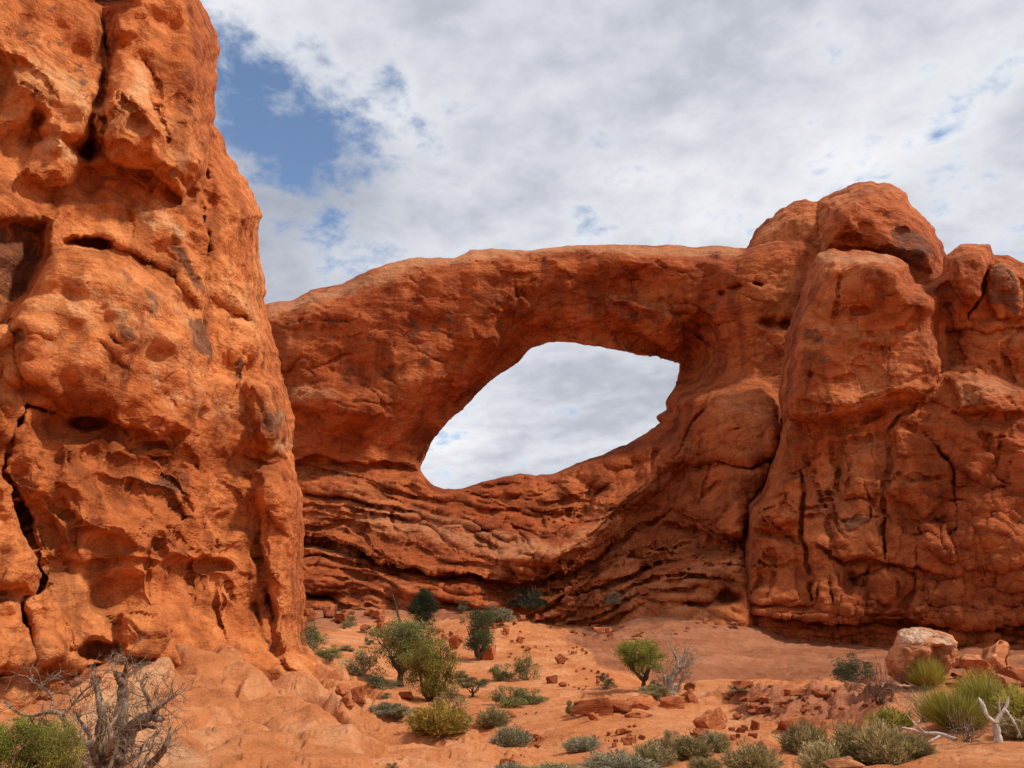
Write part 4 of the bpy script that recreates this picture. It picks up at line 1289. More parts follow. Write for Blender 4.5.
    # undercut thin beds at the foot
    bedd = billow(X / 90, (Y + 5 * s.n2(50, 50, 9, 2)) / 9.0, np.full_like(X, 3.3), 3, 0.6)
    s.H += sstep(596, 616, Y) * 1.8 * (bedd - 0.6)
    s.ledge([(700, 612), (740, 614), (780, 616), (812, 620), (840, 622), (900, 618), (960, 624), (1030, 622), (1200, 620)], 2.6, 12, 2, 0.8, 10)
    s.ledge([(736, 606), (760, 604), (800, 606), (812, 604)], 1.2, 6)
    s.rand_cracks(45, (745, 405, 1100, 625), (16, 70), 88, 14, 1.1, 0.9, 51)
    s.rand_cracks(70, (745, 405, 1100, 625), (12, 50), 4, 16, 1.1, 0.8, 52)
    s.rand_cracks(24, (785, 260, 1050, 400), (12, 40), 60, 40, 1.1, 0.6, 53)
    # general blocky relief
    f1, f2, wi = worley((s.WX / 30).ravel().astype(np.float32), (s.WY / 26).ravel().astype(np.float32), np.zeros(X.size, np.float32) + 0.7)
    s.H += (sstep(405, 425, Y) * ((wi - 0.5) * 1.5 * sstep(0, 0.2, (f2 - f1)).reshape(1, -1)[0] - 0.9 * np.exp(-((f2 - f1) / 0.035) ** 2)).reshape(X.shape) if False else sstep(405, 425, Y) * ((wi - 0.5) * 0.35 * sstep(0, 0.2, f2 - f1) - 0.10 * np.exp(-((f2 - f1) / 0.04) ** 2)).reshape(X.shape))
    b2 = billow(X / 60, s.WY / 22, np.full_like(X, 5.3), 3, 0.55)
    s.H += 0.35 * (b2 - 0.6)
    st = np.zeros_like(X)
    for pts, wgt in [([(986, 300), (996, 264), (1012, 266), (1022, 300), (1018, 316)], 0.75), ([(843, 518), (864, 516), (872, 524), (846, 532)], 0.95), ([(802, 330), (820, 328), (822, 342), (804, 342)], 0.8), ([(815, 350), (832, 352), (830, 370)], 0.6),
                     ([(955, 505), (965, 505), (962, 540), (954, 540)], 0.6), ([(1000, 515), (1030, 515), (1030, 540), (1004, 535)], 0.55), ([(985, 392), (1010, 395), (1010, 410)], 0.5)]:
        st = np.maximum(st, wgt * sstep(-4, 4, s.poly_sd(pts)))
    s.attrs['stain_shade'] = st
    pl = np.zeros_like(X)
    for pts, wgt in [([(812, 262), (816, 250), (892, 254), (900, 266), (850, 262)], 0.9), ([(800, 320), (860, 318), (872, 336), (810, 334)], 0.6), ([(946, 384), (995, 374), (1020, 392), (960, 404)], 0.7), ([(782, 400), (925, 392), (930, 400), (860, 416)], 0.4)]:
        pl = np.maximum(pl, wgt * sstep(-8, 8, s.poly_sd(pts)))
    s.attrs['pale'] = pl
    rad = np.clip(18 + 6 * s.n2(40, 40, 6, 2), 10, 30)
    F = s.field(sd, rad, 6.0, 7.0)
    return s.build('rock_buttress', F, rock_disp(2.8, 3, bed=0.09, pil=0.04, blk=0.16, rough=0.035, dip=(0.1, 0.06), crev=0.45, fine_amp=1.4, zs=(0.26, 0.9, 2.8)), M_BUTT,
                   'broad red sandstone buttress with vertical cracks and a tapered block on top, at right', 'rock buttress')


def build_dome():
    s = Sculpt(722, 1010, 168, 420, 1.5, 100, 22, -15, 11, 0.34, seed=4, warp=2.5, wscale=24)
    outline = [(722, 440), (728, 300), (742, 252), (752, 236), (760, 225), (776, 211), (790, 204), (805, 200), (819, 203), (825, 197), (841, 189), (854, 183), (870, 181), (890, 184), (904, 193), (917, 208), (935, 227), (946, 246), (955, 262), (990, 300), (1000, 440)]
    sd = s.poly_sd(outline)
    X, Y = s.X, s.Y
    s.H += 1.4 * s.n2(60, 50, 1, 3) + 3 * sstep(200, 330, Y)
    s.bulge([(818, 260), (822, 200), (842, 188), (872, 180), (905, 192), (945, 246), (930, 272), (905, 262), (870, 250), (840, 248)], 26, 4.5)
    s.crack([(820, 203), (818, 222), (824, 240)], 3, 1.6)
    s.ledge([(838, 192), (856, 187), (872, 189), (892, 188)], 0.8, 6)
    s.pit(908, 238, 18, 10, 1.6); s.pit(886, 258, 18, 9, 1.6); s.pit(848, 240, 9, 4, 1.2); s.pit(866, 228, 7, 5, 0.8)
    s.ledge([(880, 214), (900, 208), (920, 222)], 0.8, 10)
    s.ledge([(750, 262), (780, 240), (815, 236)], -0.5, 14, 4)
    s.bulge([(842, 189), (855, 180), (872, 180), (868, 188)], 5, 0.8)
    for (x, y, rx, ry, d) in [(757, 284, 6, 3.5, 2.2), (775, 322, 9, 5, 2)]:
        s.pit(x, y, rx, ry, d)
    st = np.zeros_like(X)  # shadowed patch of the dome painted dark
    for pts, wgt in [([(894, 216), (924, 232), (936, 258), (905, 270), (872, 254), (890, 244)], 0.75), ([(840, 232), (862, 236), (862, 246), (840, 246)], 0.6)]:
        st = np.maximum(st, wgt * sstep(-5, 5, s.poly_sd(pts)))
    s.attrs['stain_shade'] = st
    s.attrs['pale'] = 0.3 * (s.n2(40, 40, 3) > 0)
    F = s.field(sd, 34, 7.5, 8.0)
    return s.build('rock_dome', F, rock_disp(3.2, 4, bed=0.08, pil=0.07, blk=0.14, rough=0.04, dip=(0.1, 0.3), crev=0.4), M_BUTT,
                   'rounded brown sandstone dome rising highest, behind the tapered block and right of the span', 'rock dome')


build_tower()
build_arch()
build_buttress()
build_dome()
bpy.context.view_layer.update()
_DG = bpy.context.evaluated_depsgraph_get()


def hit_surface(px, py):
    """first point of rock or ground at a picture position, pulled slightly forward"""
    d = Vector(ray(px, py)).normalized()
    ok, loc, nor, idx, ob, mx = scene.ray_cast(_DG, Vector((0, 0, 0)) + d * 4, d)
    if not ok:
        return hit_ground(px, py)
    p = loc - d * (0.25 if loc.y < 50 else 0.9)
    return p.x, p.y, p.z

# ------------------------------------------------------------------ plants: materials
def leaf_material(name, dark, mid, light, trans=0.25):
    m = bpy.data.materials.new(name)
    m.use_nodes = True
    nt = m.node_tree
    nt.nodes.clear()
    L = nt.links.new
    out = nt.nodes.new('ShaderNodeOutputMaterial')
    at = nt.nodes.new('ShaderNodeAttribute'); at.attribute_name = 'tint'
    oi = nt.nodes.new('ShaderNodeObjectInfo')
    f = mth(nt, 'ADD', at.outputs['Fac'], mth(nt, 'MULTIPLY', mth(nt, 'SUBTRACT', oi.outputs['Random'], 0.5), 0.25))
    r = ramp(nt, [(0.1, dark), (0.5, mid), (0.9, light)])
    L(f, r.inputs[0])
    d = nt.nodes.new('ShaderNodeBsdfPrincipled')
    d.inputs['Roughness'].default_value = 0.7
    d.inputs['Specular IOR Level'].default_value = 0.25
    L(r.outputs[0], d.inputs['Base Color'])
    t = nt.nodes.new('ShaderNodeBsdfTranslucent')
    L(r.outputs[0], t.inputs[0])
    mx = nt.nodes.new('ShaderNodeMixShader'); mx.inputs[0].default_value = trans
    L(d.outputs[0], mx.inputs[1]); L(t.outputs[0], mx.inputs[2])
    L(mx.outputs[0], out.inputs[0])
    return m


def bark_material(name, dark, light, sc=14.0):
    m = bpy.data.materials.new(name)
    m.use_nodes = True
    nt = m.node_tree
    L = nt.links.new
    bs = nt.nodes['Principled BSDF']
    bs.inputs['Roughness'].default_value = 0.85
    bs.inputs['Specular IOR Level'].default_value = 0.2
    tc = nt.nodes.new('ShaderNodeTexCoord')
    mp = nt.nodes.new('ShaderNodeMapping'); mp.inputs['Scale'].default_value = (1, 1, 0.18)
    L(tc.outputs['Object'], mp.inputs[0])
    n = nd(nt, 'ShaderNodeTexNoise'); n.inputs['Scale'].default_value = sc; n.inputs['Detail'].default_value = 6; n.inputs['Distortion'].default_value = 0.6
    L(mp.outputs[0], n.inputs['Vector'])
    r = ramp(nt, [(0.34, dark), (0.64, light)])
    L(n.outputs['Fac'], r.inputs[0])
    L(r.outputs[0], bs.inputs['Base Color'])
    b = nt.nodes.new('ShaderNodeBump'); b.inputs['Strength'].default_value = 0.8; b.inputs['Distance'].default_value = 0.03
    L(n.outputs['Fac'], b.inputs['Height']); L(b.outputs[0], bs.inputs['Normal'])
    return m


LEAF = {
    'juniper': leaf_material('juniper_leaves', (0.070, 0.075, 0.022), (0.185, 0.185, 0.056), (0.34, 0.33, 0.11)),
    'olive': leaf_material('olive_juniper_leaves', (0.10, 0.085, 0.018), (0.28, 0.235, 0.045), (0.48, 0.40, 0.085)),
    'dark': leaf_material('dark_evergreen_leaves', (0.016, 0.024, 0.011), (0.036, 0.048, 0.020), (0.075, 0.090, 0.035)),
    'midgreen': leaf_material('mid_green_leaves', (0.040, 0.048, 0.018), (0.092, 0.102, 0.038), (0.18, 0.19, 0.075)),
    'sage': leaf_material('grey_sage_leaves', (0.14, 0.108, 0.048), (0.36, 0.285, 0.125), (0.58, 0.47, 0.24)),
    'grey': leaf_material('blue_grey_shrub_leaves', (0.125, 0.108, 0.062), (0.30, 0.262, 0.155), (0.46, 0.41, 0.26)),
    'khaki': leaf_material('khaki_scrub_leaves', (0.12, 0.085, 0.034), (0.30, 0.225, 0.090), (0.50, 0.39, 0.17)),
    'green': leaf_material('fresh_green_leaves', (0.075, 0.078, 0.020), (0.185, 0.185, 0.050), (0.33, 0.32, 0.10)),
    'yellow': leaf_material('yellow_green_leaves', (0.15, 0.130, 0.024), (0.42, 0.36, 0.060), (0.68, 0.57, 0.13)),
    'straw': leaf_material('straw_grass_leaves', (0.19, 0.14, 0.055), (0.45, 0.34, 0.145), (0.68, 0.55, 0.28)),
    'gold': leaf_material('golden_leaves', (0.20, 0.125, 0.022), (0.46, 0.30, 0.055), (0.66, 0.46, 0.10)),
    'bright': leaf_material('bright_juniper_leaves', (0.075, 0.085, 0.014), (0.22, 0.235, 0.034), (0.40, 0.40, 0.065)),
}
BARK_DARK = bark_material('dark_bark', (0.035, 0.022, 0.015), (0.11, 0.075, 0.055))
BARK_GREY = bark_material('grey_deadwood', (0.090, 0.050, 0.032), (0.37, 0.25, 0.165), 30.0)
BARK_PALE = bark_material('bleached_deadwood', (0.36, 0.29, 0.22), (0.66, 0.58, 0.49), 20.0)
BARK_SILVER = bark_material('silver_grey_deadwood', (0.20, 0.14, 0.10), (0.50, 0.40, 0.31), 20.0)
BARK_RED = bark_material('red_brown_twigs', (0.08, 0.040, 0.030), (0.24, 0.13, 0.095), 20.0)
BARK_TAN = bark_material('tan_twigs', (0.16, 0.115, 0.075), (0.38, 0.29, 0.20), 20.0)


class Tubes:
    def __init__(s):
        s.v, s.q, s.n = [], [], 0

    def add(s, pts, radii, sides=6):
        pts = np.asarray(pts, float); radii = np.asarray(radii, float)
        m = len(pts)
        tan = np.gradient(pts, axis=0)
        tan /= np.linalg.norm(tan, axis=1, keepdims=True) + 1e-9
        ref = np.array([0.31, 0.52, 0.79])
        a = np.cross(tan, ref); a /= np.linalg.norm(a, axis=1, keepdims=True) + 1e-9
        b = np.cross(tan, a)
        th = np.arange(sides) * 2 * math.pi / sides
        ring = pts[:, None] + radii[:, None, None] * (np.cos(th)[None, :, None] * a[:, None] + np.sin(th)[None, :, None] * b[:, None])
        s.v.append(ring.reshape(-1, 3))
        i, j = np.meshgrid(np.arange(m - 1), np.arange(sides), indexing='ij')
        j2 = (j + 1) % sides
        q = np.stack([i * sides + j, i * sides + j2, (i + 1) * sides + j2, (i + 1) * sides + j], -1).reshape(-1, 4) + s.n
        s.q.append(q)
        s.n += m * sides

    def mesh(s, name):
        return mesh_np(name, np.concatenate(s.v), quads=np.concatenate(s.q))


def curve_pts(p0, p1, rng, wob=0.12, n=7, sag=0.0):
    p0 = np.asarray(p0, float); p1 = np.asarray(p1, float)
    L = np.linalg.norm(p1 - p0)
    t = np.linspace(0, 1, n)[:, None]
    off = rng.normal(size=(n, 3)) * wob * L * 0.5
    off = np.cumsum(off, 0) / np.sqrt(n)
    off -= t * off[-1]
    off[0] = 0
    P = p0 + (p1 - p0) * t + off
    P[:, 2] += sag * L * 4 * (t * (1 - t))[:, 0]
    return P


def leaf_quads(cent, size, rng, up=0.0, aspect=0.5):
    n = len(cent)
    a = rng.normal(size=(n, 3)); a[:, 2] += up
    a /= np.linalg.norm(a, axis=1, keepdims=True)
    b = np.cross(a, rng.normal(size=(n, 3)))
    b /= np.linalg.norm(b, axis=1, keepdims=True) + 1e-9
    s = size * rng.uniform(0.6, 1.3, size=(n, 1))
    v = np.stack([cent - a * s * 0.5, cent + b * s * aspect * 0.5, cent + a * s * 0.5, cent - b * s * aspect * 0.5], 1)
    q = np.arange(n * 4).reshape(n, 4)
    return v.reshape(-1, 3), q


def foliage_mesh(name, cent, tint, size, rng, up=0.0, aspect=0.5):
    v, q = leaf_quads(cent, size, rng, up, aspect)
    me = mesh_np(name, v, quads=q, smooth=False)
    point_attr(me, 'tint', np.repeat(tint, 4))
    return me


def blades_mesh(name, base, tip, width, tint, rng):
    n = len(base)
    d = tip - base
    side = np.cross(d, rng.normal(size=(n, 3)))
    side /= np.linalg.norm(side, axis=1, keepdims=True) + 1e-9
    w = width * rng.uniform(0.6, 1.3, (n, 1))
    mid = base + d * 0.5 + rng.normal(size=(n, 3)) * 0.02
    v = np.stack([base - side * w * 0.4, base + side * w * 0.4, mid + side * w * 0.5, tip, mid - side * w * 0.5], 1).reshape(-1, 3)
    k = np.arange(n) * 5
    q = np.stack([k, k + 1, k + 2, k + 4], 1)
    t = np.stack([k + 4, k + 2, k + 3], 1)
    me = mesh_np(name, v, quads=q, tris=t, smooth=False)
    point_attr(me, 'tint', np.repeat(tint, 5))
    return me


def make_tree_meshes(seed, shape='round', nclump=34, leaves=240, leaf=0.024, bare=0.25, lean=0.0):
    """unit tree: 1 high, about 1 wide; returns crown mesh and trunk mesh"""
    rng = np.random.default_rng(seed)
    tb = Tubes()
    cl = []
    while len(cl) < nclump:
        p = rng.uniform(-1, 1, 3)
        if np.linalg.norm(p) > 1:
            continue
        z = bare + (1 - bare) * (p[2] * 0.5 + 0.5)
        if shape == 'round':
            r = 0.46
        elif shape == 'cone':
            r = 0.50 * (1.12 - (z - bare) / (1 - bare)) ** 0.7
        elif shape == 'column':
            r = 0.42 * (1.25 - 0.8 * abs(z - 0.45))
        elif shape == 'umbrella':
            z = bare + (1 - bare) * (0.25 + 0.75 * (p[2] * 0.5 + 0.5)); r = 0.50
        else:
            r = 0.46
        cl.append((p[0] * r + lean * z, p[1] * r, min(z, 0.93)))
    cl = np.array(cl)
    # trunk: forks low, twisted
    fork = np.array([0.03 * rng.normal(), 0.03 * rng.normal(), bare * 0.55])
    tb.add(curve_pts((0, 0, -0.03), fork, rng, 0.2, 5), np.linspace(0.05, 0.036, 5), 8)
    limbs = []
    nl = 4 + rng.integers(0, 3)
    for k in range(nl):
        a = 2 * math.pi * (k + rng.uniform(-.3, .3)) / nl
        e = np.array([0.26 * math.cos(a), 0.26 * math.sin(a), bare + (1 - bare) * rng.uniform(0.25, 0.75)])
        P = curve_pts(fork, e, rng, 0.28, 7)
        tb.add(P, np.linspace(0.030, 0.012, 7), 6)
        limbs.append(P)
    allp = np.concatenate(limbs)
    for c in cl:
        k = np.argmin(np.linalg.norm(allp - c, axis=1) + rng.uniform(0, .08, len(allp)))
        tb.add(curve_pts(allp[k], c, rng, 0.25, 5), np.linspace(0.011, 0.003, 5), 4)
    cents, tints = [], []
    for c in cl:
        rad = rng.uniform(0.095, 0.175) * (1.0 if shape != 'cone' else 0.9)
        n = int(1.35 * leaves * (rad / 0.13) ** 2)
        d = rng.normal(size=(n, 3)); d /= np.linalg.norm(d, axis=1, keepdims=True)
        rr = rad * rng.uniform(0.1, 1.0, (n, 1)) ** 0.75
        sc = np.array([1.15, 1.15, 0.85]) * rng.uniform(0.85, 1.2, 3)
        pts = c + d * rr * sc
        # little sprigs poke out of the clump
        spr = rng.random(n) < 0.12
        pts[spr] += d[spr] * rng.uniform(0.0, 0.06, (spr.sum(), 1))
        cents.append(pts)
        tints.append(np.clip(rng.uniform(0.30, 0.70) + rng.normal(0, 0.14, n), 0, 1))
    cents = np.concatenate(cents); tints = np.concatenate(tints)
    return foliage_mesh('crown', cents, tints, leaf, rng, 0.3, 0.55), tb.mesh('trunk')


def make_shrub_meshes(seed, kind='sage', n=2600):
    """unit shrub: 1 high and 1 wide"""
    rng = np.random.default_rng(seed)
    tb = Tubes()
    if kind == 'sage':           # ragged dome of fine twigs
        d = rng.normal(size=(n, 3)); d[:, 2] = np.abs(d[:, 2]) * 1.05 + 0.03
        d /= np.linalg.norm(d, axis=1, keepdims=True)
        o = rng.uniform(0, 50)
        lump = 0.76 + 0.34 * gnoise(d[:, 0] * 2.6 + o, d[:, 1] * 2.6, d[:, 2] * 2.6) + 0.16 * gnoise(d[:, 0] * 7 + o, d[:, 1] * 7, d[:, 2] * 7)
        Rr = lump * (0.55 + 0.35 * d[:, 2])
        t0 = rng.uniform(0.18, 0.93, n) ** 0.75
        base = d * (Rr * t0)[:, None]
        bd = d + rng.normal(0, 0.42, (n, 3)) + np.array([0, 0, 0.35])
        bd /= np.linalg.norm(bd, axis=1, keepdims=True)
        tip = base + bd * rng.uniform(0.08, 0.20, (n, 1))
        base[:, 2] = np.maximum(base[:, 2], 0.0)
        tint = np.clip(0.5 + 0.5 * gnoise(d[:, 0] * 4 + o, d[:, 1] * 4, d[:, 2] * 4) + rng.normal(0, 0.17, n), 0, 1)
        fol = blades_mesh('foliage', base, tip, 0.016, tint, rng)
        for k in range(40):
            dd = d[k]
            tb.add(curve_pts((0.03 * rng.normal(), 0.03 * rng.normal(), -0.03), dd * Rr[k] * rng.uniform(0.7, 1.15), rng, 0.2, 5), np.linspace(0.013, 0.003, 5), 4)
        return fol, tb.mesh('stem')
    if kind == 'broom':          # upright wiry stems
        a = rng.uniform(0, 2 * math.pi, n); r0 = 0.20 * np.sqrt(rng.random(n))
        base = np.stack([r0 * np.cos(a), r0 * np.sin(a), np.full(n, -0.02)], 1)
        sect = 0.72 + 0.28 * np.sin(a * 2 + rng.uniform(0, 6)) * np.sin(a * 3 + rng.uniform(0, 6))
        L = rng.uniform(0.35, 1.0, n) ** 0.8 * np.clip(sect + 0.25 * rng.random(n), 0.3, 1.05)
        out = (0.06 + 0.60 * rng.random(n) ** 1.1) * (r0 / 0.2 * 0.5 + 0.5)
        a2 = a + rng.normal(0, 0.5, n)
        tip = base + np.stack([out * np.cos(a2), out * np.sin(a2), L * np.sqrt(np.clip(1 - out ** 2, 0.2, 1))], 1)
        st = base + (tip - base) * rng.uniform(0.0, 0.5, (n, 1))
        tint = np.clip(-0.05 + 0.65 * rng.random(n) + 0.65 * L * st[:, 2].clip(0, 1) + 0.1, 0, 1)
        fol = blades_mesh('foliage', st, tip, 0.0085, tint, rng)
    else:
        lumps = []
        nl = {'sage': 20, 'dense': 26, 'open': 16, 'low': 16}[kind]
        for k in range(nl):
            a = rng.uniform(0, 2 * math.pi); rr = 0.40 * math.sqrt(rng.random())
            hgt = (0.80 - 0.9 * rr * rr * 2.2) * rng.uniform(0.65, 1.08)
            lumps.append((rr * math.cos(a), rr * math.sin(a), max(0.10, hgt * rng.uniform(0.12, 0.95)), rng.uniform(0.11, 0.20)))
        cents, dirs, tints = [], [], []
        for (x, y, z, rad) in lumps:
            m = int(n / nl)
            d = rng.normal(size=(m, 3)); d[:, 2] += 0.35
            d /= np.linalg.norm(d, axis=1, keepdims=True)
            p = np.array([x, y, z]) + d * rad * rng.uniform(0.2, 1.0, (m, 1)) ** 0.5 * np.array([1.1, 1.1, 0.95])
            p[:, 2] = np.maximum(p[:, 2], 0.01)
            g = p - np.array([0, 0, -0.1]); g /= np.linalg.norm(g, axis=1, keepdims=True)
            cents.append(p); dirs.append(0.5 * d + 0.7 * g + rng.normal(0, 0.3, (m, 3)))
            tints.append(np.clip(rng.uniform(0.3, 0.7) + rng.normal(0, 0.15, m), 0, 1))
            tb.add(curve_pts((0.03 * rng.normal(), 0.03 * rng.normal(), -0.02), (x, y, z), rng, 0.25, 6), np.linspace(0.018, 0.006, 6), 5)
            for _ in range(7):
                e = np.array([x, y, z]) + rng.normal(0, rad * 0.75, 3) + np.array([0, 0, rad * 0.3])
                tb.add(curve_pts((x * .7, y * .7, z * .7), e, rng, 0.2, 4), np.linspace(0.006, 0.002, 4), 3)
        c = np.concatenate(cents); dd = np.concatenate(dirs); t = np.concatenate(tints)
        if kind in ('sage', 'low'):
            fol = blades_mesh('foliage', c - dd * 0.035, c + dd * 0.060, 0.020, t, rng)
        else:
            fol = foliage_mesh('foliage', c, t, 0.050 if kind == 'open' else 0.046, rng, 0.5, 0.5)
            return fol, tb.mesh('stem')
    if kind == 'broom':
        for k in range(26):
            a = rng.uniform(0, 6.28); r0 = 0.15 * rng.random()
            tb.add(curve_pts((r0 * math.cos(a), r0 * math.sin(a), -0.02), (0.30 * math.cos(a) * rng.random(), 0.30 * math.sin(a) * rng.random(), rng.uniform(.4, .8)), rng, 0.15, 5), np.linspace(0.010, 0.004, 5), 4)
    return fol, tb.mesh('stem')


MESHES = {}
for i, sh in enumerate(['round', 'round', 'cone', 'column', 'umbrella']):
    MESHES[['round', 'round2', 'cone', 'column', 'umbrella'][i]] = make_tree_meshes(40 + i, sh, [46, 44, 70, 62, 38][i], [270, 240, 300, 270, 220][i], [0.024, 0.026, 0.026, 0.024, 0.026][i], [0.33, 0.14, 0.0, 0.04, 0.34][i])
for kd, n in (('sage', 5200), ('dense', 4200), ('open', 2200), ('low', 3600), ('broom', 4600)):
    for v in (0, 1, 2):
        MESHES[kd + str(v)] = make_shrub_meshes(100 + v + 10 * len(kd), kd, n)
_mat_mesh = {}


def meshes_with(kind, leaf, bark):
    key = (kind, leaf, bark.name)
    if key not in _mat_mesh:
        f, t = MESHES[kind]
        f = f.copy(); t = t.copy()
        f.materials.append(LEAF[leaf]); t.materials.append(bark)
        _mat_mesh[key] = (f, t)
    return _mat_mesh[key]


_prng = random.Random(5)


def plant(name, cat, kind, leaf, px, py, w, h, label, group, bark=None, woody=('foliage', 'stem'), ymax=90.0, at=None):
    X, Yd, Z = (hit_surface(px, py) if py < 650 else hit_ground(px, py, 5.0, ymax)) if at is None else at
    k = (Yd * math.cos(PITCH) + Z * math.sin(PITCH)) / FPX       # metres per picture unit there
    root = bpy.data.objects.new(name, None)
    root.empty_display_size = 0.3
    COL.objects.link(root)
    root.location = (X, Yd, Z - 0.01 * h * k)
    root.rotation_euler = (0, 0, _prng.uniform(0, 6.28))
    if kind[:4] in ('sage', 'broo'):
        w *= 1.18; h *= 1.10
    elif kind[:4] in ('open', 'dens', 'low0', 'low1', 'low2'):
        w *= 1.12; h *= 1.06
    root.scale = (w * k, w * k, h * k)
    tag(root, label, cat, group)
    f, t = meshes_with(kind, leaf, bark or BARK_TAN)
    link(woody[0], f, None, root)
    link(woody[1], t, None, root)
    return root


TREE = dict(woody=('crown', 'trunk'), bark=BARK_DARK)
G_TREE = 'junipers growing in the sandy wash'
G_SHRUB = 'desert shrubs on the red sand'
plant('juniper_tree', 'tree', 'round', 'juniper', 401, 687, 78, 66, 'grey-green juniper with a dark forked trunk showing, left of the olive juniper in mid wash', G_TREE, **TREE)
plant('juniper_tree', 'tree', 'column', 'olive', 431, 702, 58, 66, 'tall olive-yellow juniper leaning against the grey-green one, above the golden bush', G_TREE, **TREE)
plant('juniper_tree', 'tree', 'cone', 'dark', 424, 627, 36, 38, 'dark conical evergreen standing alone on bare rock below the layered wall', G_TREE, **TREE)
plant('juniper_tree', 'tree', 'round2', 'midgreen', 478, 661, 40, 52, 'slender dark green juniper rising beside the round red boulder in mid wash', G_TREE, **TREE)
plant('juniper_tree', 'tree', 'round', 'bright', 643, 691, 54, 50, 'yellow-green round-crowned juniper beside the bare dead trunk', G_TREE, **TREE)
plant('juniper_tree', 'tree', 'umbrella', 'midgreen', 472, 697, 34, 18, 'low sprawling juniper with its bent trunk bare, right of the olive juniper', G_TREE, **TREE)

S = lambda *a, **k: plant('shrub', 'shrub', *a, **k)
S('sage0', 'gold', 437, 732, 52, 32, 'golden bush glowing at the foot of the olive juniper', G_SHRUB)
S('dense0', 'green', 458, 733, 26, 26, 'green bush at the right end of the golden bush', G_SHRUB)
S('open1', 'khaki', 447, 716, 40, 34, 'pale khaki bush filling in between the olive juniper and the golden bush', G_SHRUB)
S('dense1', 'grey', 497, 622, 32, 22, 'blue-grey bush just behind the slender dark green juniper', G_SHRUB)
S('dense2', 'dark', 530, 608, 38, 25, 'very dark low bush under the overhang next to pale fallen blocks', G_SHRUB)
S('open0', 'midgreen', 464, 610, 13, 11, 'tiny green bush between the conical evergreen and the dark overhang bush', G_SHRUB)
S('open2', 'juniper', 312, 649, 28, 34, 'tall green shrub pressed against the right foot of the big tower', G_SHRUB, ymax=60)
S('dense1', 'green', 330, 660, 30, 18, 'light green bush peeping over the slickrock shoulder near the tower', G_SHRUB)
S('open1', 'sage', 362, 676, 46, 32, 'grey-green bush left of the forked juniper', G_SHRUB)
S('open2', 'midgreen', 381, 689, 40, 18, 'green undergrowth under the left boughs of the forked juniper', G_SHRUB)
S('open0', 'juniper', 350, 627, 15, 16, 'small bush on the ledge rubble below the black cave mouth', G_SHRUB)
S('low0', 'khaki', 346, 651, 18, 8, 'flat brown cushion plant on the sand left of the forked juniper', G_SHRUB)
S('open1', 'midgreen', 369, 645, 13, 9, 'tiny green tuft on the sand near the flat brown cushion plant', G_SHRUB)
S('dense0', 'green', 502, 681, 24, 21, 'rounded green bush left of the taller pale one in mid wash', G_SHRUB)
S('open2', 'juniper', 526, 680, 26, 34, 'taller pale green shrub right of the rounded green bush in mid wash', G_SHRUB)
S('dense2', 'green', 507, 706, 36, 24, 'broad grass-green bush on the sand, left half of a joined pair', G_SHRUB)
S('dense0', 'green', 530, 704, 36, 19, 'low grass-green bush on the sand, right half of a joined pair', G_SHRUB)
S('sage0', 'sage', 493, 726, 28, 21, 'grey twiggy bush below the pair of grass-green bushes', G_SHRUB)
S('sage1', 'grey', 510, 746, 32, 23, 'round grey sagebrush beside the heap of pale stones', G_SHRUB)
S('low1', 'grey', 386, 716, 30, 16, 'silver-grey cushion shrub on the slickrock rim, left one of two', G_SHRUB)
S('low2', 'sage', 408, 721, 28, 14, 'silver-grey cushion shrub on the slickrock rim, right one of two', G_SHRUB)
S('open0', 'juniper', 386, 699, 13, 8, 'tiny dark tuft on the shoulder above the two silver-grey cushions', G_SHRUB)
S('low0', 'khaki', 461, 678, 16, 10, 'small brown cushion shrub left of the rounded green bush', G_SHRUB)
S('open1', 'midgreen', 607, 689, 18, 19, 'small ragged green bush left of the round-crowned juniper', G_SHRUB)
S('low1', 'sage', 653, 697, 30, 15, 'grey bush under the round-crowned juniper', G_SHRUB)
S('dense0', 'midgreen', 657, 690, 12, 12, 'small green tuft between the juniper trunk and the dead trunk', G_SHRUB)
S('dense1', 'midgreen', 854, 682, 38, 34, 'dense deep green bush left of the pale boulder', G_SHRUB)
S('low2', 'sage', 572, 716, 12, 17, 'thin pale tuft at the left end of the long log-shaped rock', G_SHRUB)
S('sage2', 'grey', 584, 750, 34, 15, 'small grey-green shrub leaning right, below the log-shaped rock', G_SHRUB)
S('low0', 'khaki', 740, 692, 18, 6, 'faint low tuft along the terrace edge under the smooth rock apron', G_SHRUB)
S('open0', 'midgreen', 393, 770, 14, 9, 'bit of green tuft at the bottom edge below the slickrock', G_SHRUB)
S('sage0', 'grey', 511, 774, 32, 12, 'grey shrub cut by the bottom edge under the round sagebrush', G_SHRUB)
S('sage1', 'sage', 552, 776, 50, 12, 'flat grey shrub cut by the bottom edge, left of the bigger grey mat', G_SHRUB)
S('sage2', 'grey', 618, 773, 62, 22, 'wide blue-grey shrub mat at the bottom edge', G_SHRUB)
S('sage0', 'sage', 653, 766, 36, 28, 'rounded grey shrub between the wide mat and the olive bush', G_SHRUB)
S('dense2', 'khaki', 668, 748, 26, 20, 'olive bush standing behind the rounded grey shrub', G_SHRUB)
S('sage1', 'khaki', 690, 757, 34, 24, 'brownish grey bush right of the olive bush', G_SHRUB)
S('sage2', 'sage', 715, 751, 26, 22, 'grey bush beside the dark red rock near the bottom', G_SHRUB)
S('sage2', 'khaki', 706, 770, 28, 14, 'short yellowish bush at the bottom edge under the dark red rock', G_SHRUB)
S('sage1', 'khaki', 754, 772, 46, 32, 'spiky olive bush at the bottom centre right, standing apart', G_SHRUB)
S('sage0', 'khaki', 806, 752, 40, 34, 'left grey-brown bush of the thicket at lower right', G_SHRUB)
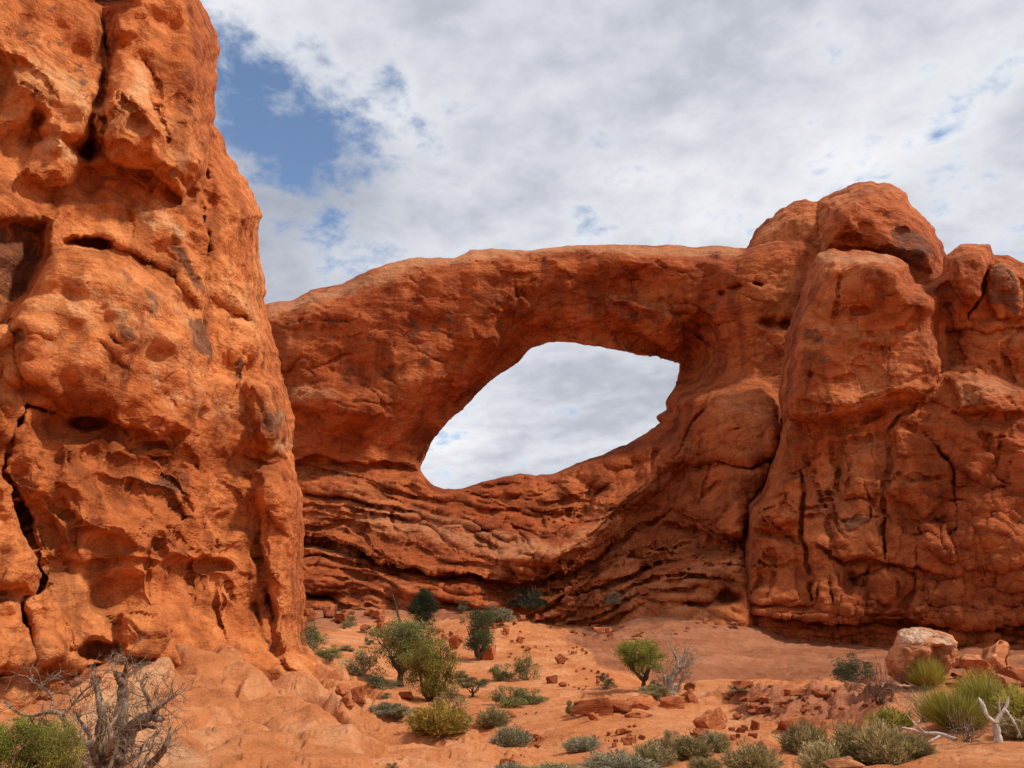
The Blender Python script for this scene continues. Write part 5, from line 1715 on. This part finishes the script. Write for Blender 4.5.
S('sage1', 'straw', 826, 770, 42, 34, 'straw-coloured bush at the front left of the thicket at lower right', G_SHRUB)
S('sage2', 'khaki', 858, 760, 46, 40, 'brown-green bush in the middle of the thicket at lower right', G_SHRUB)
S('sage0', 'straw', 885, 762, 46, 46, 'tall straw-coloured bush on the right of the thicket at lower right', G_SHRUB)
S('sage0', 'yellow', 893, 730, 38, 24, 'yellowish top bush at the back of the thicket at lower right', G_SHRUB)
S('sage1', 'khaki', 915, 757, 34, 26, 'small brown bush under the fallen white branch', G_SHRUB)
S('broom1', 'yellow', 927, 689, 26, 33, 'bright yellow-green broom in front of the pale boulder', G_SHRUB)
S('broom2', 'yellow', 958, 730, 46, 42, 'yellow-green broom left of the white forked snag', G_SHRUB)
S('sage2', 'gold', 982, 702, 36, 38, 'golden ragged bush on the knoll above the white snag', G_SHRUB)
S('broom1', 'yellow', 993, 716, 44, 38, 'tall green broom directly behind the white forked snag', G_SHRUB)
S('sage0', 'yellow', 1020, 718, 40, 36, 'yellow-green ragged bush cut by the right edge', G_SHRUB)
S('sage2', 'khaki', 1020, 738, 34, 24, 'brown scrub at the right edge below the yellow-green ragged bush', G_SHRUB)
# the tuft growing on a ledge of the curved beds
_u, _yw, _zw = ray(614, 604)
_Y = 67.0
S('dense2', 'grey', 614, 604, 15, 15, 'lone grey tuft growing on the curved rock ledges', G_SHRUB)
# bright juniper scrub at lower left corner
J = lambda *a, **k: plant('juniper_bush', 'bush', *a, woody=('foliage', 'stem'), bark=BARK_GREY, **k)
G_JB = 'bright juniper bushes in the lower left corner'
J('round', 'bright', 6, 800, 60, 78, 'bright green juniper bush cut by the left edge', G_JB)
J('column', 'olive', 50, 806, 56, 90, 'olive-green juniper bush just left of the gnarled dead tree', G_JB)
J('round2', 'olive', 30, 800, 60, 60, 'yellow-green sprigs low between the bright and the olive-green juniper bushes', G_JB)


# ------------------------------------------------------------------ dead wood
def at_px(px, py, Y):
    u, yw, zw = ray(px, py)
    return np.array([u * Y / yw, Y, zw * Y / yw])


def smooth_path(P, n=5):
    P = np.asarray(P, float)
    if len(P) < 3:
        t = np.linspace(0, 1, n)[:, None]
        return P[0] + (P[1] - P[0]) * t
    out = []
    Q = np.vstack([2 * P[0] - P[1], P, 2 * P[-1] - P[-2]])
    for i in range(1, len(Q) - 2):
        for t in np.linspace(0, 1, n, endpoint=False):
            a, b, c, d = Q[i - 1], Q[i], Q[i + 1], Q[i + 2]
            out.append(0.5 * (2 * b + (c - a) * t + (2 * a - 5 * b + 4 * c - d) * t ** 2 + (3 * b - a - 3 * c + d) * t ** 3))
    out.append(P[-1])
    return np.array(out)


def twigs(tb, start, direction, length, rad, depth, rng, spread=0.7):
    d = direction / (np.linalg.norm(direction) + 1e-9)
    n = 6
    P = [start]
    for i in range(n):
        d = d + rng.normal(0, 0.22, 3); d /= np.linalg.norm(d)
        P.append(P[-1] + d * length / n)
    P = np.array(P)
    tb.add(P, np.linspace(rad, rad * 0.35, n + 1), 4)
    if depth > 0:
        for k in range(rng.integers(2, 5)):
            i = rng.integers(2, n + 1)
            dd = d + rng.normal(0, spread, 3)
            twigs(tb, P[i], dd, length * rng.uniform(0.45, 0.75), rad * 0.55, depth - 1, rng, spread)


def dead_tree(name, stems, label, cat, bark, seed, twig_len, twig_n, depth=2, base=None, twig_rad=0.006, group=None, sides=8, twig_bark=None, split=False):
    """stems: list of (world points, r0, r1)"""
    rng = np.random.default_rng(seed)
    base = np.array(stems[0][0][0]) if base is None else np.array(base)
    t1, t2 = Tubes(), Tubes()
    loose = []
    for P, r0, r1 in stems:
        P = smooth_path(P, 6) - base
        n = len(P)
        rr = np.linspace(r0, r1, n) * (1 + 0.07 * np.sin(np.arange(n) * 1.3 + rng.uniform(0, 6)))
        rr[-2:] *= (0.8, 0.35)
        t1.add(P + rng.normal(0, 0.10, P.shape) * r0 * 0.6, rr, sides)
        for _ in range(twig_n):
            i = rng.integers(n // 3, n)
            tan = P[min(i + 1, n - 1)] - P[max(i - 1, 0)]
            tan /= np.linalg.norm(tan) + 1e-9
            dd = tan * 0.5 + rng.normal(0, 0.7, 3) + np.array([0, 0, 0.35])
            if split:
                t2 = Tubes(); loose.append(t2)
            twigs(t2, P[i], dd, twig_len * rng.uniform(0.5, 1.2), twig_rad * rng.uniform(0.7, 1.3), depth, rng)
    root = bpy.data.objects.new(name, None)
    COL.objects.link(root)
    root.location = base
    tag(root, label, cat, group)
    link('trunk', t1.mesh('trunk'), bark, root)
    for tw in loose:
        link('twig', tw.mesh('twig'), twig_bark or bark, root)
    if twig_n and not split:
        link('twigs', t2.mesh('twigs'), twig_bark or bark, root)
    return root


def P_(lst, Y):
    return [at_px(a[0], a[1], Y + (a[2] if len(a) > 2 else 0)) for a in lst]


Yd = 7.6
dead_tree('dead_tree', [
    (P_([(108, 800), (106, 768), (101, 742, -.1), (102, 714, -.15), (97, 691, -.1), (96, 680)], Yd), 0.0732, 0.0138),
    (P_([(110, 800), (112, 766), (116, 742, .1), (121, 717, .15), (123, 696, .2), (121, 680, .1), (114, 672)], Yd), 0.1037, 0.0230),
    (P_([(120, 692, .15), (124, 676, .1), (127, 661)], Yd), 0.0342, 0.0115),
    (P_([(108, 790), (104, 765), (98, 748, -.2), (84, 744, -.3), (67, 742, -.3)], Yd), 0.0732, 0.0207),
    (P_([(112, 790), (115, 760), (127, 742, .1), (134, 724, .1), (151, 717), (163, 720)], Yd), 0.0854, 0.0299),
    (P_([(112, 770, .1), (124, 748, .2), (131, 733, .25), (146, 726, .2), (156, 728)], Yd), 0.0488, 0.0161),
    (P_([(150, 717), (153, 710), (148, 698), (142, 684), (146, 672)], Yd), 0.0268, 0.0057),
    (P_([(153, 712), (160, 707, -.1), (169, 700, -.1), (179, 694)], Yd), 0.0220, 0.0057),
    (P_([(140, 800), (149, 768), (162, 752, -.1), (169, 738, -.1), (171, 726)], Yd), 0.0488, 0.0115),
    (P_([(84, 744, -.3), (70, 736, -.2), (62, 716, -.2), (51, 712, -.2), (26, 716, -.1), (4, 703)], Yd), 0.0317, 0.0069),
    (P_([(62, 718, -.2), (70, 708), (84, 691), (98, 682)], Yd), 0.0171, 0.0046),
    (P_([(51, 712, -.2), (52, 697), (44, 688), (32, 682)], Yd), 0.0146, 0.0046),
    (P_([(30, 716, -.1), (36, 735), (35, 760)], Yd), 0.0146, 0.0069),
    (P_([(104, 765), (112, 745, -.3), (110, 728, -.3), (118, 712, -.2)], Yd), 0.0415, 0.0138),
    (P_([(100, 790), (92, 772, -.3), (80, 762, -.3), (62, 764, -.3)], Yd), 0.0366, 0.0092),
    (P_([(112, 790), (126, 778, -.3), (142, 764, -.35), (152, 748, -.3)], Yd), 0.0415, 0.0115),
    (P_([(106, 780), (94, 756, -.25), (88, 732, -.2), (76, 716)], Yd), 0.0366, 0.0092),
    (P_([(118, 760), (126, 762, -.2), (140, 752, -.2), (150, 738, -.1)], Yd), 0.0366, 0.0092)],
    'gnarled grey dead tree with twisted bare branches in the lower left foreground', 'dead tree', BARK_GREY, 11, 0.22, 14, 2, twig_rad=0.0050, base=at_px(109, 800, Yd))

b = np.array(hit_ground(672, 692, 20))
Y0 = b[1]
dead_tree('dead_tree', [
    ([b + [0, 0, -.1], at_px(670, 684, Y0), at_px(673, 676, Y0), at_px(679, 668, Y0)], 0.17, 0.10),
    ([at_px(668, 690, Y0), at_px(665, 680, Y0), at_px(664, 674, Y0)], 0.12, 0.06),
    ([at_px(675, 690, Y0), at_px(679, 687, Y0), at_px(680, 684, Y0)], 0.10, 0.04),
    ([at_px(677, 671, Y0), at_px(677, 660, Y0), at_px(672, 648, Y0)], 0.09, 0.03),
    ([at_px(679, 668, Y0), at_px(684, 658, Y0), at_px(686, 647, Y0)], 0.09, 0.03),
    ([at_px(679, 668, Y0), at_px(688, 664, Y0), at_px(694, 657, Y0)], 0.07, 0.02)],
    'bare grey dead trunk with a fan of twigs, right of the round-crowned juniper', 'dead tree', BARK_SILVER, 12, 0.62, 7, 2, twig_rad=0.016, base=b, twig_bark=BARK_TAN)

b = np.array(hit_ground(402, 640, 30))
Y0 = b[1]
dead_tree('dead_tree', [
    ([b + [0, 0, -.1], at_px(400, 625, Y0), at_px(396, 606, Y0), at_px(391, 590, Y0)], 0.13, 0.04)],
    'thin black leaning snag behind the forked juniper', 'dead tree', BARK_DARK, 13, 0.5, 10, 1, twig_rad=0.022, base=b, split=True)

b = np.array(hit_ground(998, 743, 8))
Y0 = b[1]
dead_tree('dead_tree', [
    ([b + [0, 0, -.05], at_px(997, 732, Y0), at_px(995, 722, Y0)], 0.060, 0.045),
    ([at_px(995, 723, Y0), at_px(987, 716, Y0 - .1), at_px(984, 707, Y0 - .1), at_px(979, 698, Y0)], 0.034, 0.022),
    ([at_px(996, 722, Y0), at_px(1001, 714, Y0), at_px(1006, 707, Y0), at_px(1009, 696, Y0)], 0.040, 0.014),
    ([at_px(1000, 716, Y0), at_px(999, 706, Y0), at_px(1000, 696, Y0)], 0.020, 0.007),
    ([at_px(1005, 709, Y0), at_px(1014, 722, Y0 - .2), at_px(1022, 738, Y0 - .2)], 0.018, 0.008)],
    'white forked snag standing in the sand near the right edge', 'dead tree', BARK_PALE, 14, 0.16, 2, 1, twig_rad=0.005, base=b, split=True)

b = np.array(hit_ground(954, 742, 8))
Y0 = b[1]
dead_tree('fallen_branch', [
    ([at_px(956, 740, Y0), at_px(940, 734, Y0 + .2), at_px(925, 733, Y0 + .3), at_px(914, 730, Y0 + .3), at_px(901, 727, Y0 + .2)], 0.036, 0.012),
    ([at_px(925, 733, Y0 + .3), at_px(915, 724, Y0 + .3), at_px(908, 716, Y0 + .3)], 0.016, 0.006),
    ([at_px(940, 736, Y0 + .1), at_px(920, 746, Y0), at_px(903, 748, Y0 - .1)], 0.018, 0.006)],
    'bleached fallen branch lying beside the thicket at lower right', 'branch', BARK_PALE, 15, 0.25, 3, 1, twig_rad=0.006, base=b, split=True)


def twig_bush(px, py, w, h, label, bark, seed, n=26):
    rng = np.random.default_rng(seed)
    b = np.array(hit_ground(px, py, 8))
    k = b[1] / FPX
    tb = Tubes()
    for _ in range(n):
        a = rng.uniform(0, 6.28); o = rng.uniform(0.1, 0.9)
        twigs(tb, np.array([0.04 * rng.normal(), 0.04 * rng.normal(), -0.03]), np.array([math.cos(a) * o, math.sin(a) * o, 0.9]), h * k * rng.uniform(0.6, 1.1), 0.010, 2, rng, 0.5)
    o = link('twig_bush', tb.mesh('twig_bush'), bark, None, b)
    return tag(o, label, 'shrub', 'leafless twig bushes')


twig_bush(880, 704, 26, 34, 'leafless red-brown twig bush below the left side of the pale boulder', BARK_RED, 21)
twig_bush(927, 722, 40, 30, 'leafless pale twig bush in front of the yellow-green brooms', BARK_TAN, 22, 18)
twig_bush(968, 742, 40, 22, 'leafless grey twig bush left of the foot of the white snag', BARK_GREY, 23, 16)

# ------------------------------------------------------------------ boulders and stones
M_STONE = rock_material('loose_sandstone', 0.35, (0.88, 0.90, 0.94), 0.4, 0.8, ovar=0.30)
M_PINK = rock_material('pink_broken_sandstone', 0.4, (1.05, 1.30, 1.60), 0.6, 0.9)
M_PALE = rock_material('pale_boulder_sandstone', 0.5, (1.05, 1.45, 1.9), 0.5, 0.9)
M_REDSTONE = rock_material('dark_red_sandstone', 0.35, (0.68, 0.62, 0.66), 0.4, 0.8, ovar=0.25)


def stone_mesh(seed, elong=(1, 1, 1), sub=3, rough=0.06, npts=14, box=False):
    import bmesh
    rng = np.random.default_rng(seed)
    bm = bmesh.new()
    if box:
        for cx in (-.5, .5):
            for cy in (-.5, .5):
                for cz in (-.5, .5):
                    bm.verts.new(np.array([cx, cy, cz]) + rng.uniform(-.27, .27, 3))
        npts = 4
    for _ in range(npts):
        p = rng.normal(size=3); p /= np.linalg.norm(p)
        p *= rng.uniform(0.85, 1.0)
        bm.verts.new(p * 0.5)
    r = bmesh.ops.convex_hull(bm, input=bm.verts)
    bmesh.ops.delete(bm, geom=[g for g in r['geom_interior'] if isinstance(g, bmesh.types.BMVert)], context='VERTS')
    bmesh.ops.bevel(bm, geom=list(bm.edges), offset=0.025, segments=2, affect='EDGES', profile=0.6)
    for _ in range(sub - 1):
        bmesh.ops.subdivide_edges(bm, edges=[e for e in bm.edges if e.calc_length() > 0.09], cuts=1, use_grid_fill=True)
    bmesh.ops.triangulate(bm, faces=bm.faces)
    bm.normal_update()
    co = np.array([v.co for v in bm.verts]); no = np.array([v.normal for v in bm.verts])
    o = seed * 1.7
    d = rough * fbm(co[:, 0] * 3 + o, co[:, 1] * 3, co[:, 2] * 3, 4) + 0.10 * gnoise(co[:, 0] * 1.5 + o, co[:, 1] * 1.5, co[:, 2] * 1.5)
    co = co + no * d[:, None]
    co -= (co.max(0) + co.min(0)) / 2
    co /= (co.max(0) - co.min(0))
    co[:, 2] += 0.5
    for v, c in zip(bm.verts, co):
        v.co = c
    me = bpy.data.meshes.new('stone')
    bm.to_mesh(me)
    bm.free()
    me.polygons.foreach_set('use_smooth', np.ones(len(me.polygons), bool))
    return me


STONE = []
for k in range(9):
    for mt in (M_STONE, M_REDSTONE):
        me = stone_mesh(60 + k, npts=[12, 14, 10, 18, 9, 12, 16, 11, 13][k], box=k % 3 != 2)
        me.materials.append(mt)
        STONE.append(me)
_srng = random.Random(9)


def stone(px, py, w, h, label, group=None, name='stone', cat='stone', red=None, depth=None, yaw=None, tilt=0.0, sink=0.16, mesh=None, mat=None):
    X, Y, Z = hit_surface(px, py) if py < 645 else hit_ground(px, py)
    k = (Y * math.cos(PITCH) + Z * math.sin(PITCH)) / FPX
    r = _srng.random() < 0.35 if red is None else red
    me = STONE[2 * _srng.randrange(9) + (1 if r else 0)] if mesh is None else mesh
    o = bpy.data.objects.new(name, me)
    COL.objects.link(o)
    dp = w * _srng.uniform(0.7, 1.1) if depth is None else depth
    o.scale = (w * k, dp * k, h * k * (1 + sink))
    o.rotation_euler = (_srng.uniform(-.12, .12), tilt + _srng.uniform(-.12, .12), _srng.uniform(-.5, .5) if yaw is None else yaw)
    o.location = (X, Y + 0.3 * dp * k, Z - sink * h * k)
    tag(o, label, cat, group)
    return o


def custom(seed, mat, **kw):
    me = stone_mesh(seed, **kw)
    me.materials.append(mat)
    return me


B = lambda *a, **k: stone(*a, name='boulder', cat='boulder', **k)
B(996, 671, 32, 34, 'upright pinkish-white broken boulder near the right edge, right of the big pale one', mesh=custom(201, M_PINK, npts=9, rough=0.12), tilt=0.5, yaw=0.2)
B(981, 675, 26, 20, 'pinkish rounded boulder leaning on the upright one near the right edge', mesh=custom(202, M_PINK, npts=13))
B(963, 669, 16, 11, 'small orange boulder between the big pale one and the rounded one', mesh=custom(203, M_STONE))
B(1020, 687, 40, 20, 'brown slab boulder cut by the right edge', mesh=custom(204, M_REDSTONE, box=True), tilt=0.3)
B(1008, 690, 26, 14, 'pale slab boulder in front of the brown slab by the right edge', mesh=custom(205, M_PALE, box=True), tilt=0.25)
B(972, 683, 30, 8, 'flat orange slab below the rounded boulder on the knoll', mesh=custom(206, M_STONE, npts=10))
B(592, 716, 44, 16, 'long log-shaped sandstone block lying across the sand', mesh=custom(207, M_STONE, box=True), depth=16, yaw=0.05)
B(594, 721, 13, 9, 'small round stone tucked under the log-shaped block', mesh=custom(208, M_STONE, npts=20))
B(623, 714, 26, 12, 'dark-faced block at the right end of the log-shaped block', mesh=custom(209, M_REDSTONE, box=True), depth=20)
B(645, 710, 34, 12, 'low orange hump of rock right of the dark-faced block', mesh=custom(210, M_STONE, npts=14), depth=24)
B(640, 718, 24, 5, 'thin flat slab lying in front of the low orange hump', mesh=custom(211, M_STONE, box=True))
B(674, 709, 26, 11, 'low wedge of rock left of the brown pyramid rock', mesh=custom(212, M_STONE, box=True))
B(690, 703, 20, 12, 'brown pyramid-shaped rock on the terrace right of the dead trunk', mesh=custom(213, M_REDSTONE, npts=8))
B(690, 691, 12, 8, 'dark stone perched behind the brown pyramid-shaped rock', mesh=custom(214, M_REDSTONE, npts=12))
B(721, 730, 32, 20, 'tilted pale slab with its sharp end pointing up to the right', mesh=custom(215, M_STONE, box=True), tilt=-0.55, yaw=0.1, depth=16)
B(703, 742, 22, 11, 'smooth dark red rock among the grey bushes near the bottom', mesh=custom(216, M_REDSTONE, npts=16))
B(456, 650, 15, 14, 'round red boulder at the foot of the slender dark green juniper', mesh=custom(217, M_REDSTONE, npts=18))
B(488, 660, 19, 13, 'flat-topped orange boulder right of the slender dark green juniper', mesh=custom(218, M_STONE, box=True))
B(478, 660, 9, 14, 'upright small boulder directly under the slender dark green juniper', mesh=custom(219, M_STONE, npts=10))
B(552, 684, 12, 8, 'lone dark red boulder on open sand, the larger of two', mesh=custom(220, M_REDSTONE, npts=14))
B(563, 687, 9, 5, 'lone dark red boulder on open sand, the smaller of two', mesh=custom(221, M_REDSTONE, npts=12))
B(511, 718, 13, 7, 'dark red wedge stone beside the grey twiggy bush', mesh=custom(222, M_REDSTONE, npts=8))
B(358, 705, 17, 14, 'dark red block at the end of the slickrock shoulder', mesh=custom(223, M_REDSTONE, box=True))
B(343, 697, 22, 11, 'rounded orange block above the dark red one on the shoulder', mesh=custom(224, M_STONE, npts=14))
B(347, 709, 14, 8, 'small orange block left of the dark red one on the shoulder', mesh=custom(225, M_STONE, npts=14))
B(405, 700, 14, 7, 'small brown stone on the sand under the forked juniper', mesh=custom(226, M_REDSTONE, box=True))
B(800, 695, 26, 6, 'flat pale slab on the terrace edge above the broken ground', mesh=custom(227, M_STONE, box=True))
B(800, 733, 36, 14, 'smooth orange slab left behind the thicket at lower right', mesh=custom(228, M_STONE, box=True))
B(848, 772, 40, 12, 'pale flat rock at the bottom edge under the thicket', mesh=custom(229, M_PALE, npts=14))
B(505, 768, 18, 9, 'small orange block on the slickrock near the bottom edge', mesh=custom(230, M_STONE, box=True))


def scatter(n, poly, wr, label, group, hr=(0.45, 0.9), red=None, seed=1, py_bias=0):
    rng = random.Random(seed)
    xs = [p[0] for p in poly]; ys = [p[1] for p in poly]
    k = 0
    last = None
    while k < n:
        x = rng.uniform(min(xs), max(xs)); y = rng.uniform(min(ys), max(ys))
        ins = False
        for i in range(len(poly)):
            (ax, ay), (bx, by) = poly[i], poly[(i + 1) % len(poly)]
            if (ay > y) != (by > y) and x < (bx - ax) * (y - ay) / (by - ay) + ax:
                ins = not ins
        if not ins:
            continue
        if k and rng.random() < 0.55:      # stones lie in little groups
            x, y = last[0] + rng.gauss(0, wr[1] * 0.9), last[1] + rng.gauss(0, wr[1] * 0.35)
        last = (x, y)
        w = wr[0] + (wr[1] - wr[0]) * rng.random() ** 2
        stone(x, y, w, w * rng.uniform(*hr), label, group, red=red)
        k += 1


scatter(26, [(546, 596), (572, 590), (600, 594), (606, 606), (590, 616), (560, 622), (540, 618)], (6, 14), 'red fallen block in the heap beside the very dark bush under the overhang', 'fallen blocks heaped under the overhang', seed=2)
scatter(40, [(486, 612), (530, 616), (590, 634), (596, 650), (560, 668), (520, 650), (496, 640)], (3, 10), 'red stone in the rubble slope right of the slender juniper', 'stones of the rubble slope', seed=3)
scatter(26, [(302, 610), (352, 606), (402, 628), (398, 640), (340, 626), (302, 628)], (5, 15), 'broken red block on the ledges below the black cave mouth', 'blocks on the ledges below the cave', seed=4)
scatter(14, [(430, 632), (452, 628), (452, 640), (436, 642)], (3, 6), 'small red stone under the conical evergreen', 'stones under the conical evergreen', seed=5)
scatter(20, [(576, 668), (600, 668), (604, 690), (584, 690), (574, 680)], (2.5, 6), 'small red stone in the gravel patch left of the round-crowned juniper', 'stones of the gravel patch by the juniper', seed=6)
scatter(9, [(528, 738), (548, 736), (552, 748), (530, 750)], (5, 10), 'pale stone heaped beside the round grey sagebrush', 'pale stones heaped by the sagebrush', red=False, seed=7)
scatter(12, [(606, 736), (640, 732), (644, 744), (612, 748)], (5, 11), 'red-brown stone in the pile left of the olive bush', 'stones piled by the olive bush', seed=8)
scatter(36, [(726, 692), (800, 688), (900, 694), (886, 712), (830, 724), (780, 726), (738, 712)], (6, 20), 'broken purplish slab in the rough ground left of the pale boulder', 'broken slabs of the rough terrace', hr=(0.25, 0.6), red=True, seed=9)
scatter(12, [(728, 732), (765, 728), (770, 744), (735, 748)], (4, 10), 'orange stone between the dark red rock and the spiky olive bush', 'stones by the spiky olive bush', seed=10)
scatter(30, [(470, 690), (560, 680), (720, 710), (860, 735), (860, 765), (480, 765), (450, 750)], (1.6, 4.5), 'pebble scattered on the open red sand', 'pebbles on the open sand', seed=11)
scatter(20, [(10, 690), (60, 672), (120, 662), (90, 700), (30, 712)], (5, 18), 'orange stone fallen along the foot of the big tower behind the dead tree', 'stones along the foot of the tower', seed=12)


scatter(26, [(560, 626), (620, 626), (680, 616), (740, 622), (745, 634), (680, 632), (620, 640), (570, 640)], (4, 13), 'fallen slab on the apron at the foot of the curved ledges', 'fallen slabs at the foot of the curved ledges', hr=(0.3, 0.7), seed=13)


def build_boulder():
    s = Sculpt(872, 972, 616, 704, 0.6, 22.3, 28.0, -1.7, 1.6, 0.025, seed=6, warp=1.0, wscale=12)
    outline = [(886, 659), (889, 650), (894, 645), (897, 633), (903, 628), (916, 626), (930, 629), (940, 631), (952, 636), (957, 643), (958, 650), (956, 657), (954, 664), (950, 672), (944, 678), (934, 682), (920, 684), (909, 686), (896, 682), (888, 674)]
    sd = s.poly_sd(outline)
    s.H += 0.12 * s.n2(18, 16, 1, 3)
    s.shift([(932, 646), (958, 646), (962, 664), (948, 676), (934, 672), (930, 660)], 2.0, -0.42)
    s.ledge([(886, 646), (898, 644), (915, 650), (930, 648), (945, 646), (958, 648)], -0.16, 9, 2.0)
    s.crack([(897, 640), (900, 652), (908, 660)], 1.0, 0.12)
    s.pit(905, 664, 6, 4, 0.12); s.pit(918, 656, 4, 3, 0.08)
    s.attrs['stain_shade'] = 0.25 * sstep(-3, 3, s.poly_sd([(890, 652), (926, 652), (932, 680), (900, 684), (888, 672)]))  # shade of the front face put into the colour
    s.attrs['pale'] = 0.62 * sstep(-5, 5, s.poly_sd([(894, 646), (899, 630), (916, 626), (955, 638), (956, 650), (930, 644), (905, 648)]))  # sunlit top painted paler
    F = s.field(sd, 17, 0.95, 0.95)
    o = s.build('boulder', F, rock_disp(0.32, 6, bed=0.06, pil=0.10, blk=0.06, rough=0.06, dip=(0.0, 0.2), crev=0.3), M_PALE,
                'big pale-topped boulder with a shaded notch, sitting on the knoll at right', 'boulder')
    return o


build_boulder()
